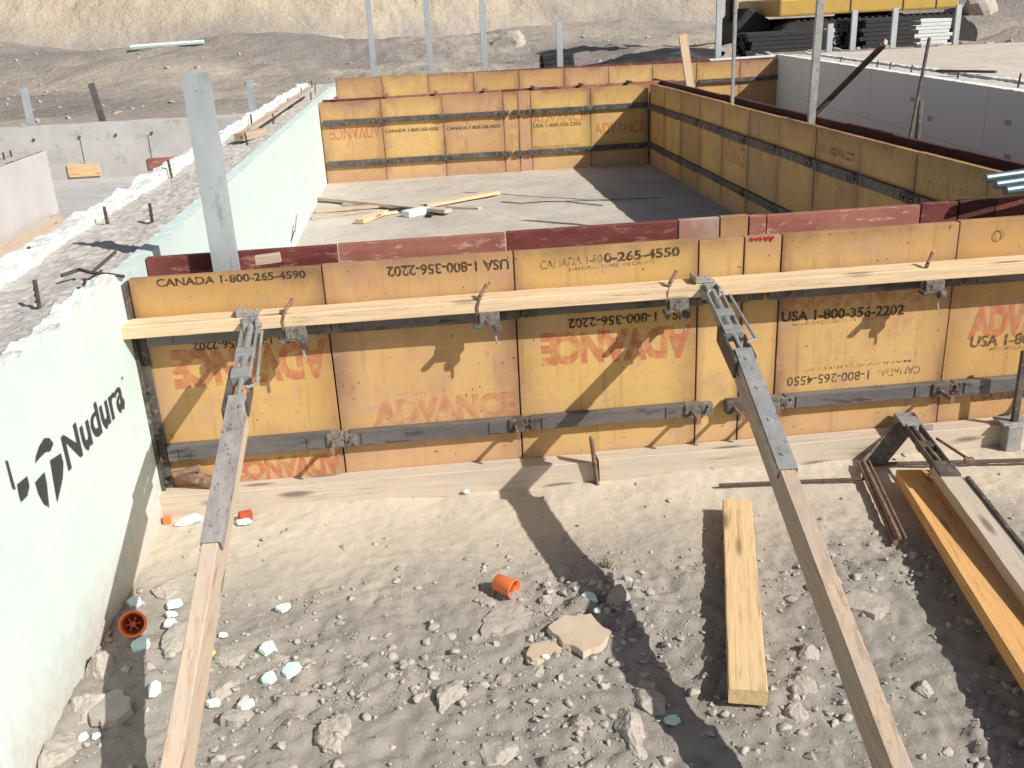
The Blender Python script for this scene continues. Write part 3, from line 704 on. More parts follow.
# board lying on the wall junction
plank('timber_offcut', 'thin whitish board lying on top of the farthest forms, left of the foam wall', 'lumber', (4.75, 9.66, .87), (5.65, 9.66, .88), .16, .02, M['foamw'], seed=11)
plank('timber_offcut', 'small dark rail lying across the debris on the blue grey foam wall', 'lumber', (5.30, 5.0, .925), (5.55, 4.55, .925), .03, .02, M['rebar'], seed=12)

# grey walls at the left
cw = empty('concrete_wall', (-4.2, 8.6, 0), 'low grey concrete cross wall at the back left with brown wood blockouts', 'wall')
bm = bmesh.new(); box(bm, -4.5, 3.72, -.03, .25, -.02, .60, .004)
bmesh.ops.subdivide_edges(bm, edges=[e for e in bm.edges if e.calc_length() > 2], cuts=60)
for v in bm.verts:
    if v.co.z > .5: v.co.z += .008*noise.noise(v.co*3)
finish('wall_body', bm, M['concwall'], cw)
for x0, x1, z0, z1 in ((1.15, 1.50, .03, .17), (2.05, 2.45, .07, .19), (-1.5, -1.1, .05, .18)):
    bm = bmesh.new(); box(bm, x0, x1, -.05, -.028, z0, z1, .003); finish('blockout', bm, M['lumber_y'] if x0 < 2 else M['pinkwood'], cw)
for x in (.85, 1.35, 1.75, 2.15, 2.7, 3.1, .2):
    bm = bmesh.new(); tube(bm, (x, -.045, .47), (x, -.02, .47), .016, seg=10); finish('tie_hole', bm, M['steel'], cw)
for x in (1.35, 2.1):
    bm = bmesh.new(); box(bm, x-.003, x+.003, -.034, -.02, .05, .45); finish('seam', bm, M['steel'], cw)
lw2 = empty('foam_block_wall', (-2.45, 4.4, 0), 'short pale foam wall end at the far left edge with a brown plank at its foot', 'wall')
bm = bmesh.new(); box(bm, -.2, .2, -2.6, 1.42, -.02, .62, .006); finish('wall_body', bm, two_tone('pale_pinkish_foam', (.50, .485, .475), (.57, .555, .545), 3, .85, bs=.1), lw2)
bm = bmesh.new(); rough_strip(bm, -.19, .19, -2.6, 1.41, .626, .6, .006, .03, 0, 0, 31, sides=False); finish('concrete_core', bm, M['concrete'], lw2)
for y in (.9, 1.05, .3):
    bm = bmesh.new(); tube(bm, (.05, y, .61), (.05, y, .68), .008, seg=7); finish('rebar_stub', bm, M['rebar'], lw2)
plank('toe_plank', 'brown plank along the foot of the short pale foam wall at far left', 'lumber', (-2.20, 2.3, .055), (-2.20, 5.65, .055), .035, .11, M['lumber_p'], seed=21)

# ------------------------------------------------------------------ walers, braces, clamps
waler = plank('waler_board', 'long straight pale pine board running across the upper front forms', 'lumber', (-.015, -.066, .669), (4.1, -.066, .667), .090, .040, M['lumber'], up=(0, 0, 1), seed=2, warp=.004)
plank('kicker_board', 'dusty pine foot board of the front forms, left of the flat steel stake', 'lumber', (-.02, -.040, .046), (1.465, -.040, .036), .090, .072, M['lumber_g'], up=(0, -1, 0), seed=4, warp=.003)
plank('kicker_board', 'dusty pine foot board of the front forms, right of the flat steel stake', 'lumber', (1.475, -.040, .038), (4.0, -.046, .046), .088, .070, M['lumber_g'], up=(0, -1, 0), seed=6, warp=.003)
# waler clamps
def waler_clamp(x, label, rot=0.):
    e = empty('waler_clamp', (x, -.03, .640), label, 'clamp', 'clamps under the long pine board')
    bm = bmesh.new()
    box(bm, -.032, .032, -.085, .004, -.006, .012, .003)                 # shelf under the board
    box(bm, -.032, .032, -.092, -.060, -.034, .008, .003)                # gripping block
    box(bm, -.014, .006, -.0945, -.091, -.024, -.006, .001)
    finish('bracket', bm, M['splatter'], e)
    bm = bmesh.new(); pr = Vector((-.036, -.074, -.015))
    for q_ in ((-.037, -.076, .030), (-.026, -.074, .062), (-.010, -.060, .078), (.0, -.050, .092)):
        q_ = Vector(q_); tube(bm, pr, q_, .0065, seg=8); pr = q_
    finish('hook', bm, M['rusty'], e)
    bm = bmesh.new(); tube(bm, (.010, -.080, -.03), (.020, -.088, -.095), .0035, seg=8); box(bm, .004, .020, -.086, -.076, -.045, -.034, .001)
    finish('wedge', bm, M['galv'], e)
    bm = bmesh.new(); box(bm, -.052, -.030, -.115, -.075, -.034, -.022, .005); finish('lever', bm, M['steel'], e)
    bm = bmesh.new(); box(bm, .012, .036, -.105, -.075, -.052, -.026, .005); finish('nut', bm, M['steel'], e)
    return e
waler_clamp(.520, 'small steel clamp hanging under the long pine board, just right of the left brace')
waler_clamp(1.125, 'small steel clamp hanging under the long pine board, between the two braces')
waler_clamp(1.735, 'small steel clamp hanging under the long pine board, just left of the right brace')
waler_clamp(2.590, 'small steel clamp hanging under the long pine board, near the right edge')
# braces
def brace(T, P, G, d_ch, label, wmat, chan_mat, seed, cpos=0):
    """T head on the waler, P pivot where screw meets timber, G foot on the ground"""
    T, P, G = Vector(T), Vector(P), Vector(G); m, _ = frame(T, P); m1 = m.copy(); m1.translation = T
    e = empty('wall_brace', (0, 0, 0), label, 'brace'); e.matrix_world = m1; d_turn = (P-T).length
    m2, Lt = frame(P, G); m2.translation = P; rel = m1.inverted() @ m2
    def fin2(name, bm, mat, smooth=False):
        for v in bm.verts: v.co = rel @ v.co
        return finish(name, bm, mat, e, smooth)
    bm = plank_mesh(Lt, .038, .089, .004, seed); bmesh.ops.translate(bm, verts=bm.verts, vec=(Lt/2, 0, -.040)); fin2('timber', bm, M[wmat])
    bm = bmesh.new(); x0, x1 = -.03, d_ch
    box(bm, x0, x1, -.0235, .0235, .006, .010, .001)
    box(bm, x0, x1, .0205, .0245, -.024, .0055, .001); box(bm, x0, x1, -.0245, -.0205, -.024, .0055, .001)
    for k in range(4):
        xx = x0+.05+(x1-x0-.1)*k/3; tube(bm, (xx, 0, .0095), (xx, 0, .0125), .007, seg=8)
    fin2('steel_channel', bm, M[chan_mat])
    bm = bmesh.new()
    box(bm, .04, d_turn*.62, -.026, -.020, -.012, .010, .001); box(bm, .04, d_turn*.62, .020, .026, -.012, .010, .001)
    tube(bm, (.0, 0, 0), (d_turn*.95, 0, -.004), .0085, seg=10)
    for xx in np.arange(.07, d_turn*.6, .014): tube(bm, (xx, 0, 0), (xx+.007, 0, 0), .0105, seg=10)
    box(bm, d_turn*.34, d_turn*.34+.045, -.028, .028, -.016, .012, .003)
    box(bm, d_turn*.60, d_turn*.60+.05, -.029, .027, -.02, .014, .004)
    finish('turnbuckle', bm, M['galv'], e)
    bm = bmesh.new(); box(bm, d_turn*.55, d_turn+.03, -.036, -.026, -.05, .008, .003); box(bm, d_turn*.72, d_turn+.01, .024, .030, -.035, .008, .002); finish('side_plate', bm, M['steel'], e)
    bm = bmesh.new(); tube(bm, (.06, .040, .012), (d_turn*.82, .048, .012), .0045, seg=8); tube(bm, (d_turn*.82, .048, .012), (d_turn*.86, .02, .012), .0045, seg=8)
    finish('turn_handle', bm, M['galv'], e)
    bm = bmesh.new(); x, y, z = T
    box(bm, x-.045, x+.022, -.098, -.028, .6905, .6950, .0015); box(bm, x-.028, x+.022, -.1175, -.1135, .640, .694, .0015); box(bm, x-.046, x-.040, -.105, -.028, .690, .712, .0015)
    for sx, sy in ((-.03, -.045), (.008, -.045), (-.03, -.08), (.008, -.08)): tube(bm, (x+sx, sy, .694), (x+sx, sy, .6985), .005, seg=8)
    tube(bm, (x-.030, -.135, .672), (x+.034, -.135, .672), .008, seg=10); box(bm, x-.022, x-.016, -.15, -.112, .655, .69, .001); box(bm, x+.016, x+.022, -.15, -.112, .655, .69, .001)
    inv = m1.inverted()
    for v in bm.verts: v.co = inv @ v.co
    finish('head_plate', bm, M['galv'], e)
    return e
b1 = brace((.392, -.140, .672), (.408, -.58, .586), (.358, -1.977, 0), .46, 'left diagonal brace, dusty timber with a long steel plate, beside the foam wall', 'lumber_p', 'plate_worn', 3)
b2 = brace((1.838, -.140, .672), (1.790, -.60, .615), (1.646, -2.488, 0), .45, 'right diagonal brace, worn timber with smooth grey steel channel', 'lumber_b', 'galv', 8)

# steel stakes
def stake(x, y, z1, label, lean=(0, 0), w=.03):
    bm = bmesh.new(); box(bm, -.004, .004, -w/2, w/2, -.05, z1, .001); 
    for z in (.03, .08, .13): tube(bm, (-.006, 0, z), (.006, 0, z), .005, seg=8)
    o = finish('steel_stake', bm, M['rusty'], loc=(x, y, 0)); o.rotation_euler = (lean[0], lean[1], rad(8))
    return tag(o, label, 'stake', 'steel stakes at the foot boards')
stake(1.465, -.088, .185, 'flat rusty steel stake driven in front of the joint in the foot boards', lean=(rad(4), rad(-7)))
# vertical stake with foot sleeve at right edge
e = empty('steel_stake', (2.95, -.10, 0), 'tall round steel stake in a short grey sleeve near the right edge', 'stake')
bm = bmesh.new(); box(bm, -.011, .011, -.008, .008, -.05, .37, .003); finish('pin', bm, M['steel'], e)
bm = bmesh.new(); box(bm, -.035, .02, -.03, .035, 0, .10, .004); finish('sleeve', bm, M['galv'], e)
bm = bmesh.new(); box(bm, -.05, .06, -.02, .05, .10, .108, .002); finish('top_plate', bm, M['galv'], e)
# another prop beyond the right edge, leaning on the forms
e = empty('steel_prop', (3.02, -.03, 0), 'dark curved steel hook hanging on the forms at the right edge', 'prop')
bm = bmesh.new(); pr = None
for k in range(8):
    a = k/7; p = Vector((.02+.10*a+.02*math.sin(a*3), -.04-.02*a, .16+.14*a*a+.05*a))
    if pr is not None: tube(bm, pr, p, .011, seg=8)
    pr = p
tube(bm, pr, pr+Vector((.12, 0, .17)), .011, seg=8)
finish('hook_bar', bm, M['steel'], e)
bm = bmesh.new(); box(bm, .03, .16, -.06, -.04, .07, .12, .004); finish('foot_plate', bm, M['steel'], e)

# ------------------------------------------------------------------ things lying on the ground
plank('timber_block', 'short pale pine two by four lying alone on the soil in the middle right', 'lumber', (1.862, -.375, gz(1.86, -.4)+.030), (1.597, -1.265, gz(1.6, -1.26)+.030), .088, .040, M['lumber_y'], seed=14, warp=.002)
plank('plank', 'smooth bright orange plank lying at the right edge', 'lumber', (2.475, -.31, .045), (2.145, -1.85, .090), .110, .038, M['orange'], seed=15, warp=.004)
# lying brace
T3, G3 = Vector((2.575, -.07, .125)), Vector((2.29, -1.65, .11))
m3, L3 = frame(T3, G3); e = empty('wall_brace', (0, 0, 0), 'unused brace lying on the soil, its turnbuckle head propped on the foot board', 'brace'); m3.translation = T3; e.matrix_world = m3
bm = plank_mesh(L3-.36, .075, .038, .004, 33); bmesh.ops.translate(bm, verts=bm.verts, vec=((L3+.36)/2, 0, -.012)); finish('timber', bm, M['lumber_g'], e)
bm = bmesh.new()
for sy in (-.024, .024): box(bm, .05, .40, sy-.003, sy+.003, -.01, .016, .001)
tube(bm, (.03, 0, 0), (.43, 0, .004), .008, seg=10)
for xx in np.arange(.09, .30, .013): tube(bm, (xx, 0, 0), (xx+.006, 0, 0), .010, seg=10)
box(bm, .33, .43, -.032, .032, -.015, .015, .004); box(bm, .18, .22, -.030, .030, -.013, .013, .003)
finish('turnbuckle', bm, M['steel'], e)
bm = bmesh.new(); tube(bm, (.16, .045, .01), (.34, .085, .02), .005, seg=8); box(bm, .33, .35, .07, .10, .01, .025, .002); finish('turn_handle', bm, M['rusty'], e)
bm = bmesh.new(); box(bm, -.05, .06, -.035, .035, .010, .015, .002); box(bm, -.052, -.047, -.035, .035, -.03, .015, .002)
finish('swivel_head', bm, M['galv'], e)
bm = bmesh.new(); box(bm, .44, L3-.05, .040, .052, -.02, .014, .002); finish('edge_strip', bm, M['steel'], e)
# dark folded plate and its strap
e = empty('head_bracket', (2.45, -.12, 0), 'dark folded steel plate leaning on the foot board above a long thin strap', 'bracket')
def quad_plate(pts, th, mat, name, parent, off):
    bm = bmesh.new(); P4 = [Vector(p)-Vector(off) for p in pts]; n = (P4[1]-P4[0]).cross(P4[2]-P4[0]).normalized()*th
    a = [bm.verts.new(p) for p in P4]; c_ = [bm.verts.new(p+n) for p in P4]
    bm.faces.new(a); bm.faces.new(c_[::-1])
    for i in range(4): bm.faces.new((a[i], c_[i], c_[(i+1) % 4], a[(i+1) % 4]))
    bmesh.ops.recalc_face_normals(bm, faces=bm.faces); return finish(name, bm, mat, parent)
quad_plate([(2.375, -.135, .012), (2.46, -.16, .012), (2.60, -.09, .115), (2.54, -.065, .125)], .004, M['splatter'], 'plate', e, e.location)
quad_plate([(2.50, -.055, .105), (2.545, -.055, .118), (2.66, -.09, .118), (2.64, -.12, .110)], .004, M['galv'], 'flange', e, e.location)
bm = bmesh.new()
for dx, r_ in ((0, .006), (.018, .004)): tube(bm, (2.385+dx-2.45, -.15+.12, .03), (2.262+dx-2.45, -.66+.12, .03), r_, seg=7)
tube(bm, (2.375-2.45, -.14+.12, .02), (2.25-2.45, -.66+.12, .014), .008, seg=7)
finish('strap', bm, M['rusty'], e)
# rods on the soil
for (a, c_, r_, lb) in (((2.40, -.165, .022), (3.5, -.31, .020), .0075, 'long straight dark rod lying on the soil beside the foot board at the right'), ((1.86, -.20, .014), (2.36, -.25, .014), .006, 'thin dusty rod half buried in the sand right of the grey channel brace')):
    bm = bmesh.new(); n = 14; pr = None
    for k in range(n+1):
        p = Vector(a).lerp(Vector(c_), k/n); p.y += .004*noise.noise(p*5); p.z = max(p.z, gz(p.x, p.y)+r_*.5)
        if pr is not None: tube(bm, pr, p, r_, seg=8)
        pr = p
    tag(finish('steel_rod', bm, M['rebar']), lb, 'rod')
bm = bmesh.new(); box(bm, -.008, .008, -.002, .002, 0, .085, .001); box(bm, -.012, .012, -.003, .003, .0, .03, .001)
o = finish('steel_stake', bm, M['rusty'], loc=(2.08, -.27, -.01)); o.rotation_euler = (rad(-20), rad(18), .4); tag(o, 'tiny rusty stake end sticking out of the sand right of the grey channel brace', 'stake')

# orange caps
def cap(x, y, rot, label, big=1.):
    e = empty('orange_cup', (x, y, gz(x, y)+.024), label, 'plastic cup', rot=rot)
    bm = bmesh.new(); seg = 28; prof = [(-.032, .0215), (-.030, .0235), (.018, .0255), (.028, .0285), (.031, .0285), (.031, .0245), (.0, .0205), (-.02, .0195)]
    rings = [[bm.verts.new((px, r*big*math.cos(2*math.pi*k/seg), r*big*math.sin(2*math.pi*k/seg))) for k in range(seg)] for px, r in prof]
    for a, c_ in zip(rings, rings[1:]):
        for k in range(seg): bm.faces.new((a[k], a[(k+1) % seg], c_[(k+1) % seg], c_[k]))
    bm.faces.new(rings[0]); bm.faces.new(rings[-1][::-1]); bmesh.ops.recalc_face_normals(bm, faces=bm.faces)
    finish('shell', bm, M['cap'], e, True)
    bm = bmesh.new()
    for a in (0, rad(60), rad(120)): box(bm, -.018, .020, -.0195, .0195, -.0016, .0016, .0005, mtx=Matrix.Rotation(a, 4, 'X'))
    tube(bm, (-.018, 0, 0), (.024, 0, 0), .008, seg=14)
    finish('inner_ribs', bm, M['caphole'], e)
cap(1.090, -.700, (0, rad(4), rad(-42)), 'bright orange plastic cup lying on open soil above the pale flat rock')
cap(.085, -.745, (0, rad(-30), rad(-75)), 'deep orange plastic cup lying in the shade at the foot of the foam wall', 1.25)
# orange tape scrap at wall corner
bm = bmesh.new(); box(bm, -.012, .012, -.01, .01, 0, .03, .003); tag(finish('plastic_scrap', bm, M['cap'], loc=(.02, -.10, .0)), 'tiny orange plastic scrap in the corner of the foam wall and the foot board', 'plastic scrap')
bm = bmesh.new(); box(bm, -.022, .022, -.012, .012, 0, .035, .004); o = finish('plastic_scrap', bm, M['caphole'], loc=(.275, -.12, gz(.275, -.12))); o.rotation_euler = (.2, .1, .5); tag(o, 'small red plastic scrap hidden behind the left brace at the foot board', 'plastic scrap')

# rocks
def rock_bm(w, d_, h_, seed, flat=0., sub=3, ang_=.35):
    bm = bmesh.new(); bmesh.ops.create_icosphere(bm, subdivisions=sub, radius=1.)
    rs = random.Random(seed)
    planes = [(Vector((rs.uniform(-1, 1), rs.uniform(-1, 1), rs.uniform(-.3, 1))).normalized(), rs.uniform(.55, .85)) for _ in range(9)]
    if flat: planes.append((Vector((rs.uniform(-.15, .15), rs.uniform(-.15, .15), 1)).normalized(), .45))
    for v in bm.verts:
        p = v.co.copy()
        for n_, d0 in planes:
            k = p.dot(n_)
            if k > d0: p -= n_*(k-d0)*.92
        p *= 1+ang_*.25*noise.noise(p*2.+Vector((seed, 0, 0)))+.09*noise.noise(p*6.+Vector((seed, 3, 0)))+.05*noise.noise(p*19.+Vector((seed, 3, 0)))
        v.co = Vector((p.x*w/2*1.15, p.y*d_/2*1.15, p.z*h_))
    return bm
def slab_bm(w, d_, h_, seed):
    rs = random.Random(seed); n = rs.choice((6, 7, 8)); bm = bmesh.new()
    P_ = []
    for k in range(n):
        a = 2*math.pi*(k+rs.uniform(-.28, .28))/n; r = rs.uniform(.72, 1.12); P_.append((math.cos(a)*r*w/2, math.sin(a)*r*d_/2))
    # roughen the outline
    Q = []
    for k in range(n):
        a, c_ = P_[k], P_[(k+1) % n]
        for t_ in (0, .33, .66):
            j_ = .0 if t_ == 0 else rs.uniform(-.045, .045)*w
            Q.append((a[0]+(c_[0]-a[0])*t_+j_, a[1]+(c_[1]-a[1])*t_+j_))
    lo = [bm.verts.new((x*1.06, y*1.06, -h_*.6)) for x, y in Q]; hi = [bm.verts.new((x, y, h_*.55*rs.uniform(.88, 1.02))) for x, y in Q]
    inn = [bm.verts.new((x*.62, y*.62, h_*.60*rs.uniform(.97, 1.03))) for x, y in Q]; ctr = bm.verts.new((0, 0, h_*.62)); m_ = len(Q)
    for k in range(m_):
        k2 = (k+1) % m_
        bm.faces.new((lo[k], lo[k2], hi[k2], hi[k])); bm.faces.new((hi[k], hi[k2], inn[k2], inn[k])); bm.faces.new((inn[k], inn[k2], ctr))
    return bm
ROCKS = [
 (1.083, -.829, .165, .14, .030, 'rock', 1, 'broad flat pale rock just below the bright orange cup'),
 (1.165, -.985, .11, .09, .012, 'slabrock', 1, 'left half of the broken tan slab left of the wide shadow'),
 (1.262, -.950, .15, .16, .015, 'slabrock', 1, 'right half of the broken tan slab left of the wide shadow'),
 (.919, -1.119, .095, .11, .040, 'rock', 0, 'fist sized pale rock with dark hollow, below and left of the broad flat rock'),
 (.647, -1.208, .085, .12, .045, 'rock', 0, 'round pale rock with a dark underside near the lower left brace'),
 (1.02, -1.31, .13, .12, .045, 'rock', 0, 'large lumpy rock at the bottom edge in the middle'),
 (1.264, -.608, .072, .075, .018, 'rockd', 0, 'round smooth stone inside the upper part of the wide shadow'),
 (1.398, -.787, .075, .10, .035, 'rockd', 0, 'dark grey stone at the right border of the wide shadow'),
 (1.034, -.724, .05, .04, .012, 'rock', 1, 'thin chip of rock tucked under the bright orange cup'),
 (1.20, -.745, .045, .05, .02, 'rock', 0, 'small pale stone left of the blue foam scrap'),
 (1.206, -1.263, .055, .06, .022, 'rock', 0, 'small grey stone between the two lumpy clods at the bottom'),
 (1.385, -1.200, .085, .13, .035, 'rock', 0, 'upright pale clod right at the left border of the wide shadow'),
 (1.315, -1.300, .075, .17, .032, 'rock', 0, 'long pale clod just left of the one bordering the wide shadow'),
 (.814, -.975, .035, .03, .012, 'rock', 0, 'small lone stone in the open soil left of the broken slab'),
 (.035, -.90, .07, .10, .05, 'rock', 0, 'pale rock against the foam wall just below the deep orange cup'),
 (.045, -1.04, .10, .12, .05, 'rock', 0, 'larger rock against the foam wall, second below the deep orange cup'),
 (.035, -1.19, .12, .14, .045, 'rock', 0, 'lowest rock against the foam wall at the bottom left'),
 (.105, -.50, .10, .11, .028, 'rock', 0, 'flat rock between the foam wall and the left brace, above the white scraps'),
 (.20, -.78, .075, .14, .030, 'rock', 1, 'flat squarish rock right of the deep orange cup'),
 (.11, -1.06, .10, .11, .015, 'rockd', 1, 'flat shaded rock in the shadow beside the foam wall'),
 (.36, -1.00, .07, .09, .022, 'rock', 0, 'squarish rock just right of the left brace'),
 (.41, -1.115, .080, .05, .022, 'rock', 1, 'flat grey rock under a white foam scrap right of the left brace'),
 (.548, -.93, .06, .05, .014, 'rockd', 0, 'small grey rock above the round pale rock'),
 (.485, -.90, .055, .06, .016, 'rock', 0, 'small stone just right of the two mint foam scraps'),
 (.36, -.86, .09, .08, .022, 'rockd', 0, 'brown clod beside the yellow scrap, right of the left brace'),
 (1.815, -1.10, .07, .08, .030, 'rockd', 0, 'dark clod between the pine block and the right brace, upper one'),
 (1.745, -1.20, .075, .08, .030, 'rockd', 0, 'dark clod between the pine block and the right brace, middle one'),
 (1.70, -1.29, .07, .06, .030, 'rockd', 0, 'dark clod just below the near end of the pine block'),
 (2.03, -.93, .12, .15, .022, 'rock', 1, 'flat pale lump in the soil right of the right brace'),
 (2.02, -1.27, .05, .06, .022, 'rockd', 0, 'dark stone near the bottom edge right of the right brace'),
 (1.14, -1.05, .06, .05, .018, 'rock', 0, 'small rock under the broken tan slab'),
 (1.05, -1.06, .04, .05, .020, 'rock', 0, 'small upright stone left of the wide shadow, under the broken slab'),
]
for i, (x, y, w, d_, h_, mt_, fl_, lb) in enumerate(ROCKS):
    o = finish('rock', slab_bm(w*1.05, d_*1.05, h_, 50+i) if fl_ else rock_bm(w*1.0, d_*1.0, h_, 50+i, fl_, 4), M[mt_], loc=(x, y, gz(x, y)+(h_*.15 if fl_ else -h_*.28))); o.rotation_euler = (0, 0, random.uniform(-.5, .5)); tag(o, lb, 'rock')
# foam scraps
CH = [
 (.035, -.573, .050, .05, 'chipm', 'mint foam scrap against the foam wall, above the deep orange cup'),
 (.155, -.607, .053, .045, 'chip', 'white foam scrap, topmost of the three left of the left brace'),
 (.161, -.671, .038, .028, 'chip', 'white foam scrap, middle of the three left of the left brace'),
 (.169, -.712, .042, .032, 'chip', 'white foam scrap, lowest of the three left of the left brace'),
 (.118, -.817, .052, .055, 'chipm', 'angular pale scrap just under the deep orange cup'),
 (.199, -1.003, .036, .06, 'chip', 'tall narrow white scrap at the left side of the left brace'),
 (.318, -.776, .032, .024, 'chip', 'tiny white scrap touching the right side of the left brace'),
 (.467, -.666, .050, .034, 'chip', 'lone white scrap high in the open soil right of the left brace'),
 (.448, -.856, .043, .05, 'chipm', 'mint scrap, upper one of the group right of the left brace'),
 (.471, -.990, .044, .046, 'chipm', 'mint scrap, lower left of the two touching ones right of the left brace'),
 (.522, -.967, .062, .055, 'chipm', 'largest mint scrap, right of the left brace'),
 (.425, -1.075, .048, .050, 'chip', 'white scrap resting against the flat grey rock'),
 (.345, -1.05, .040, .03, 'chip', 'white scrap low beside the left brace, near the squarish rock'),
 (1.315, -.783, .050, .055, 'chipm', 'bluish foam scrap inside the wide shadow'),
 (1.322, -.860, .022, .024, 'chipm', 'tiny bluish bit under the larger scrap inside the wide shadow'),
 (1.416, -1.279, .048, .030, 'chipm', 'bluish scrap half in shadow near the bottom edge'),
 (.072, -1.15, .026, .026, 'chipm', 'left of a pair of tiny mint bits in the shade at lower left'),
 (.104, -1.155, .026, .026, 'chipm', 'right of a pair of tiny mint bits in the shade at lower left'),
 (1.16, -1.018, .024, .018, 'chip', 'tiny white bit at the lower edge of the broken tan slab'),
 (.095, -.12, .11, .05, 'chip', 'torn white foam sheet in the corner by the foot board'),
 (.275, -.15, .065, .05, 'chip', 'crumpled white foam sheet at the right side of the left brace by the foot board'),
 (1.013, -.085, .026, .02, 'chipm', 'tiny mint triangle leaning on the foot board in the middle'),
 (.302, -.858, .030, .030, 'yel', 'small yellow scrap at the right side of the left brace'),
]
for i, (x, y, w, d_, mt_, lb) in enumerate(CH):
    bm = bmesh.new(); rs = random.Random(900+i); n = rs.choice((5, 6, 6, 7)); hh = min(.012, w*.3)
    ring = [(rs.uniform(.75, 1.1)*math.cos(2*math.pi*(k+rs.uniform(-.2, .2))/n), rs.uniform(.75, 1.1)*math.sin(2*math.pi*(k+rs.uniform(-.2, .2))/n)) for k in range(n)]
    a = [bm.verts.new((px*w/2*1.05, py*d_/2*1.05, 0)) for px, py in ring]; c_ = [bm.verts.new((px*w/2*.9, py*d_/2*.9, hh*rs.uniform(.7, 1.2))) for px, py in ring]
    bm.faces.new(a[::-1]); bmesh.ops.triangulate(bm, faces=[bm.faces.new(c_)])
    for k in range(n): bm.faces.new((a[k], a[(k+1) % n], c_[(k+1) % n], c_[k]))
    bmesh.ops.bevel(bm, geom=bm.edges[:], offset=.0012, segments=1, affect='EDGES')
    o = finish('foam_scrap', bm, M[mt_], loc=(x, y, gz(x, y)+.006)); o.rotation_euler = (rs.uniform(-.25, .35), rs.uniform(-.3, .3), rs.uniform(-.4, .4)); tag(o, lb, 'foam scrap' if mt_ != 'yel' else 'plastic scrap')
# dry weed
bm = bmesh.new()
for k in range(16):
    a = random.uniform(0, 6.28); l_ = random.uniform(.012, .032); p = Vector((random.uniform(-.01, .01), random.uniform(-.01, .01), 0)); q_ = p+Vector((math.cos(a)*.012, math.sin(a)*.012, l_))
    tube(bm, p, q_, .0012, .0006, seg=4)
    for s in (.5, .75, 1.):
        r_ = p.lerp(q_, s); vv = [bm.verts.new(r_+Vector((random.uniform(-.006, .006), random.uniform(-.006, .006), random.uniform(-.003, .004)))) for _ in range(3)]; bm.faces.new(vv)
tag(finish('weed', bm, M['weed'], loc=(1.392, -.625, gz(1.39, -.62))), 'small dry weed growing at the right border of the wide shadow', 'weed')

# gravel
rs = random.Random(4)
tmpl = []
for k in range(7):
    bmx = bmesh.new(); bmesh.ops.create_icosphere(bmx, subdivisions=2, radius=1.)
    
    pl_ = [(Vector((rs.uniform(-1, 1), rs.uniform(-1, 1), rs.uniform(-1, 1))).normalized(), rs.uniform(.35, .7)) for _ in range(6)]
    for v in bmx.verts:
        for n_, d0 in pl_:
            kk = v.co.dot(n_)
            if kk > d0: v.co -= n_*(kk-d0)
    vv = np.array([tuple(v.co*(1+.4*noise.noise(v.co*1.7+Vector((k*5, 0, 0))))) for v in bmx.verts]); ff = np.array([[v.index for v in f.verts] for f in bmx.faces]); bmx.free(); tmpl.append((vv, ff))
def s_clear(x, y): return False
VV, FF, MI = [], [], []; nb = 0; cnt = 0
while cnt < 10000:
    x = rs.uniform(-.02, 3.5); y = -rs.uniform(.05, 2.0)**1.0
    den = .04+.9*(1-sst(-.85, -.35, y))*(.22+1.5*max(0, noise.noise(Vector((x*3.3+7, y*3.3+3, 0)))))
    den += .7*math.exp(-((x-1.25)/.28)**2-((y+.95)/.35)**2)+.5*math.exp(-((x-1.75)/.18)**2-((y+1.2)/.25)**2)+.35*math.exp(-((x-.45)/.25)**2-((y+.9)/.25)**2)
    if rs.random() > den*.8: continue
    if s_clear(x, y): continue
    s = .0012+.0026*rs.random()+.014*rs.random()**10
    vv, ff = tmpl[rs.randrange(7)]; a = rs.uniform(0, 6.28); ca, sa = math.cos(a), math.sin(a)
    sc = np.array([s*rs.uniform(.8, 1.3), s*rs.uniform(.8, 1.3), s*rs.uniform(.5, .95)]); w = vv*sc
    w = np.stack([w[:, 0]*ca-w[:, 1]*sa+x, w[:, 0]*sa+w[:, 1]*ca+y, w[:, 2]+gz(x, y)+s*.15], -1)
    VV.append(w); FF.append(ff+nb); nb += len(vv); cnt += 1
VV = np.concatenate(VV); FF = np.concatenate(FF)
me = bpy.data.meshes.new('gravel'); me.vertices.add(len(VV)); me.vertices.foreach_set('co', VV.reshape(-1)); me.loops.add(FF.size); me.loops.foreach_set('vertex_index', FF.reshape(-1)); me.polygons.add(len(FF))
me.polygons.foreach_set('loop_start', np.arange(0, FF.size, 3)); me.polygons.foreach_set('loop_total', np.full(len(FF), 3)); me.update(calc_edges=True)
m, nt, b = mat_base('gravel_grit', .95); P = N(nt, 'ShaderNodeNewGeometry'); f = noise_n(nt, P.outputs['Position'], 35, 3, .6)
L(nt, ramp(nt, f, [(.3, (.33, .305, .275)), (.5, (.40, .37, .33)), (.7, (.49, .45, .395))]), b.inputs['Base Color'])
me.materials.append(m); o = bpy.data.objects.new('gravel', me); COL.objects.link(o); tag(o, 'loose grey brown gravel and crumbs of soil scattered over the foreground', 'gravel', kind='stuff')

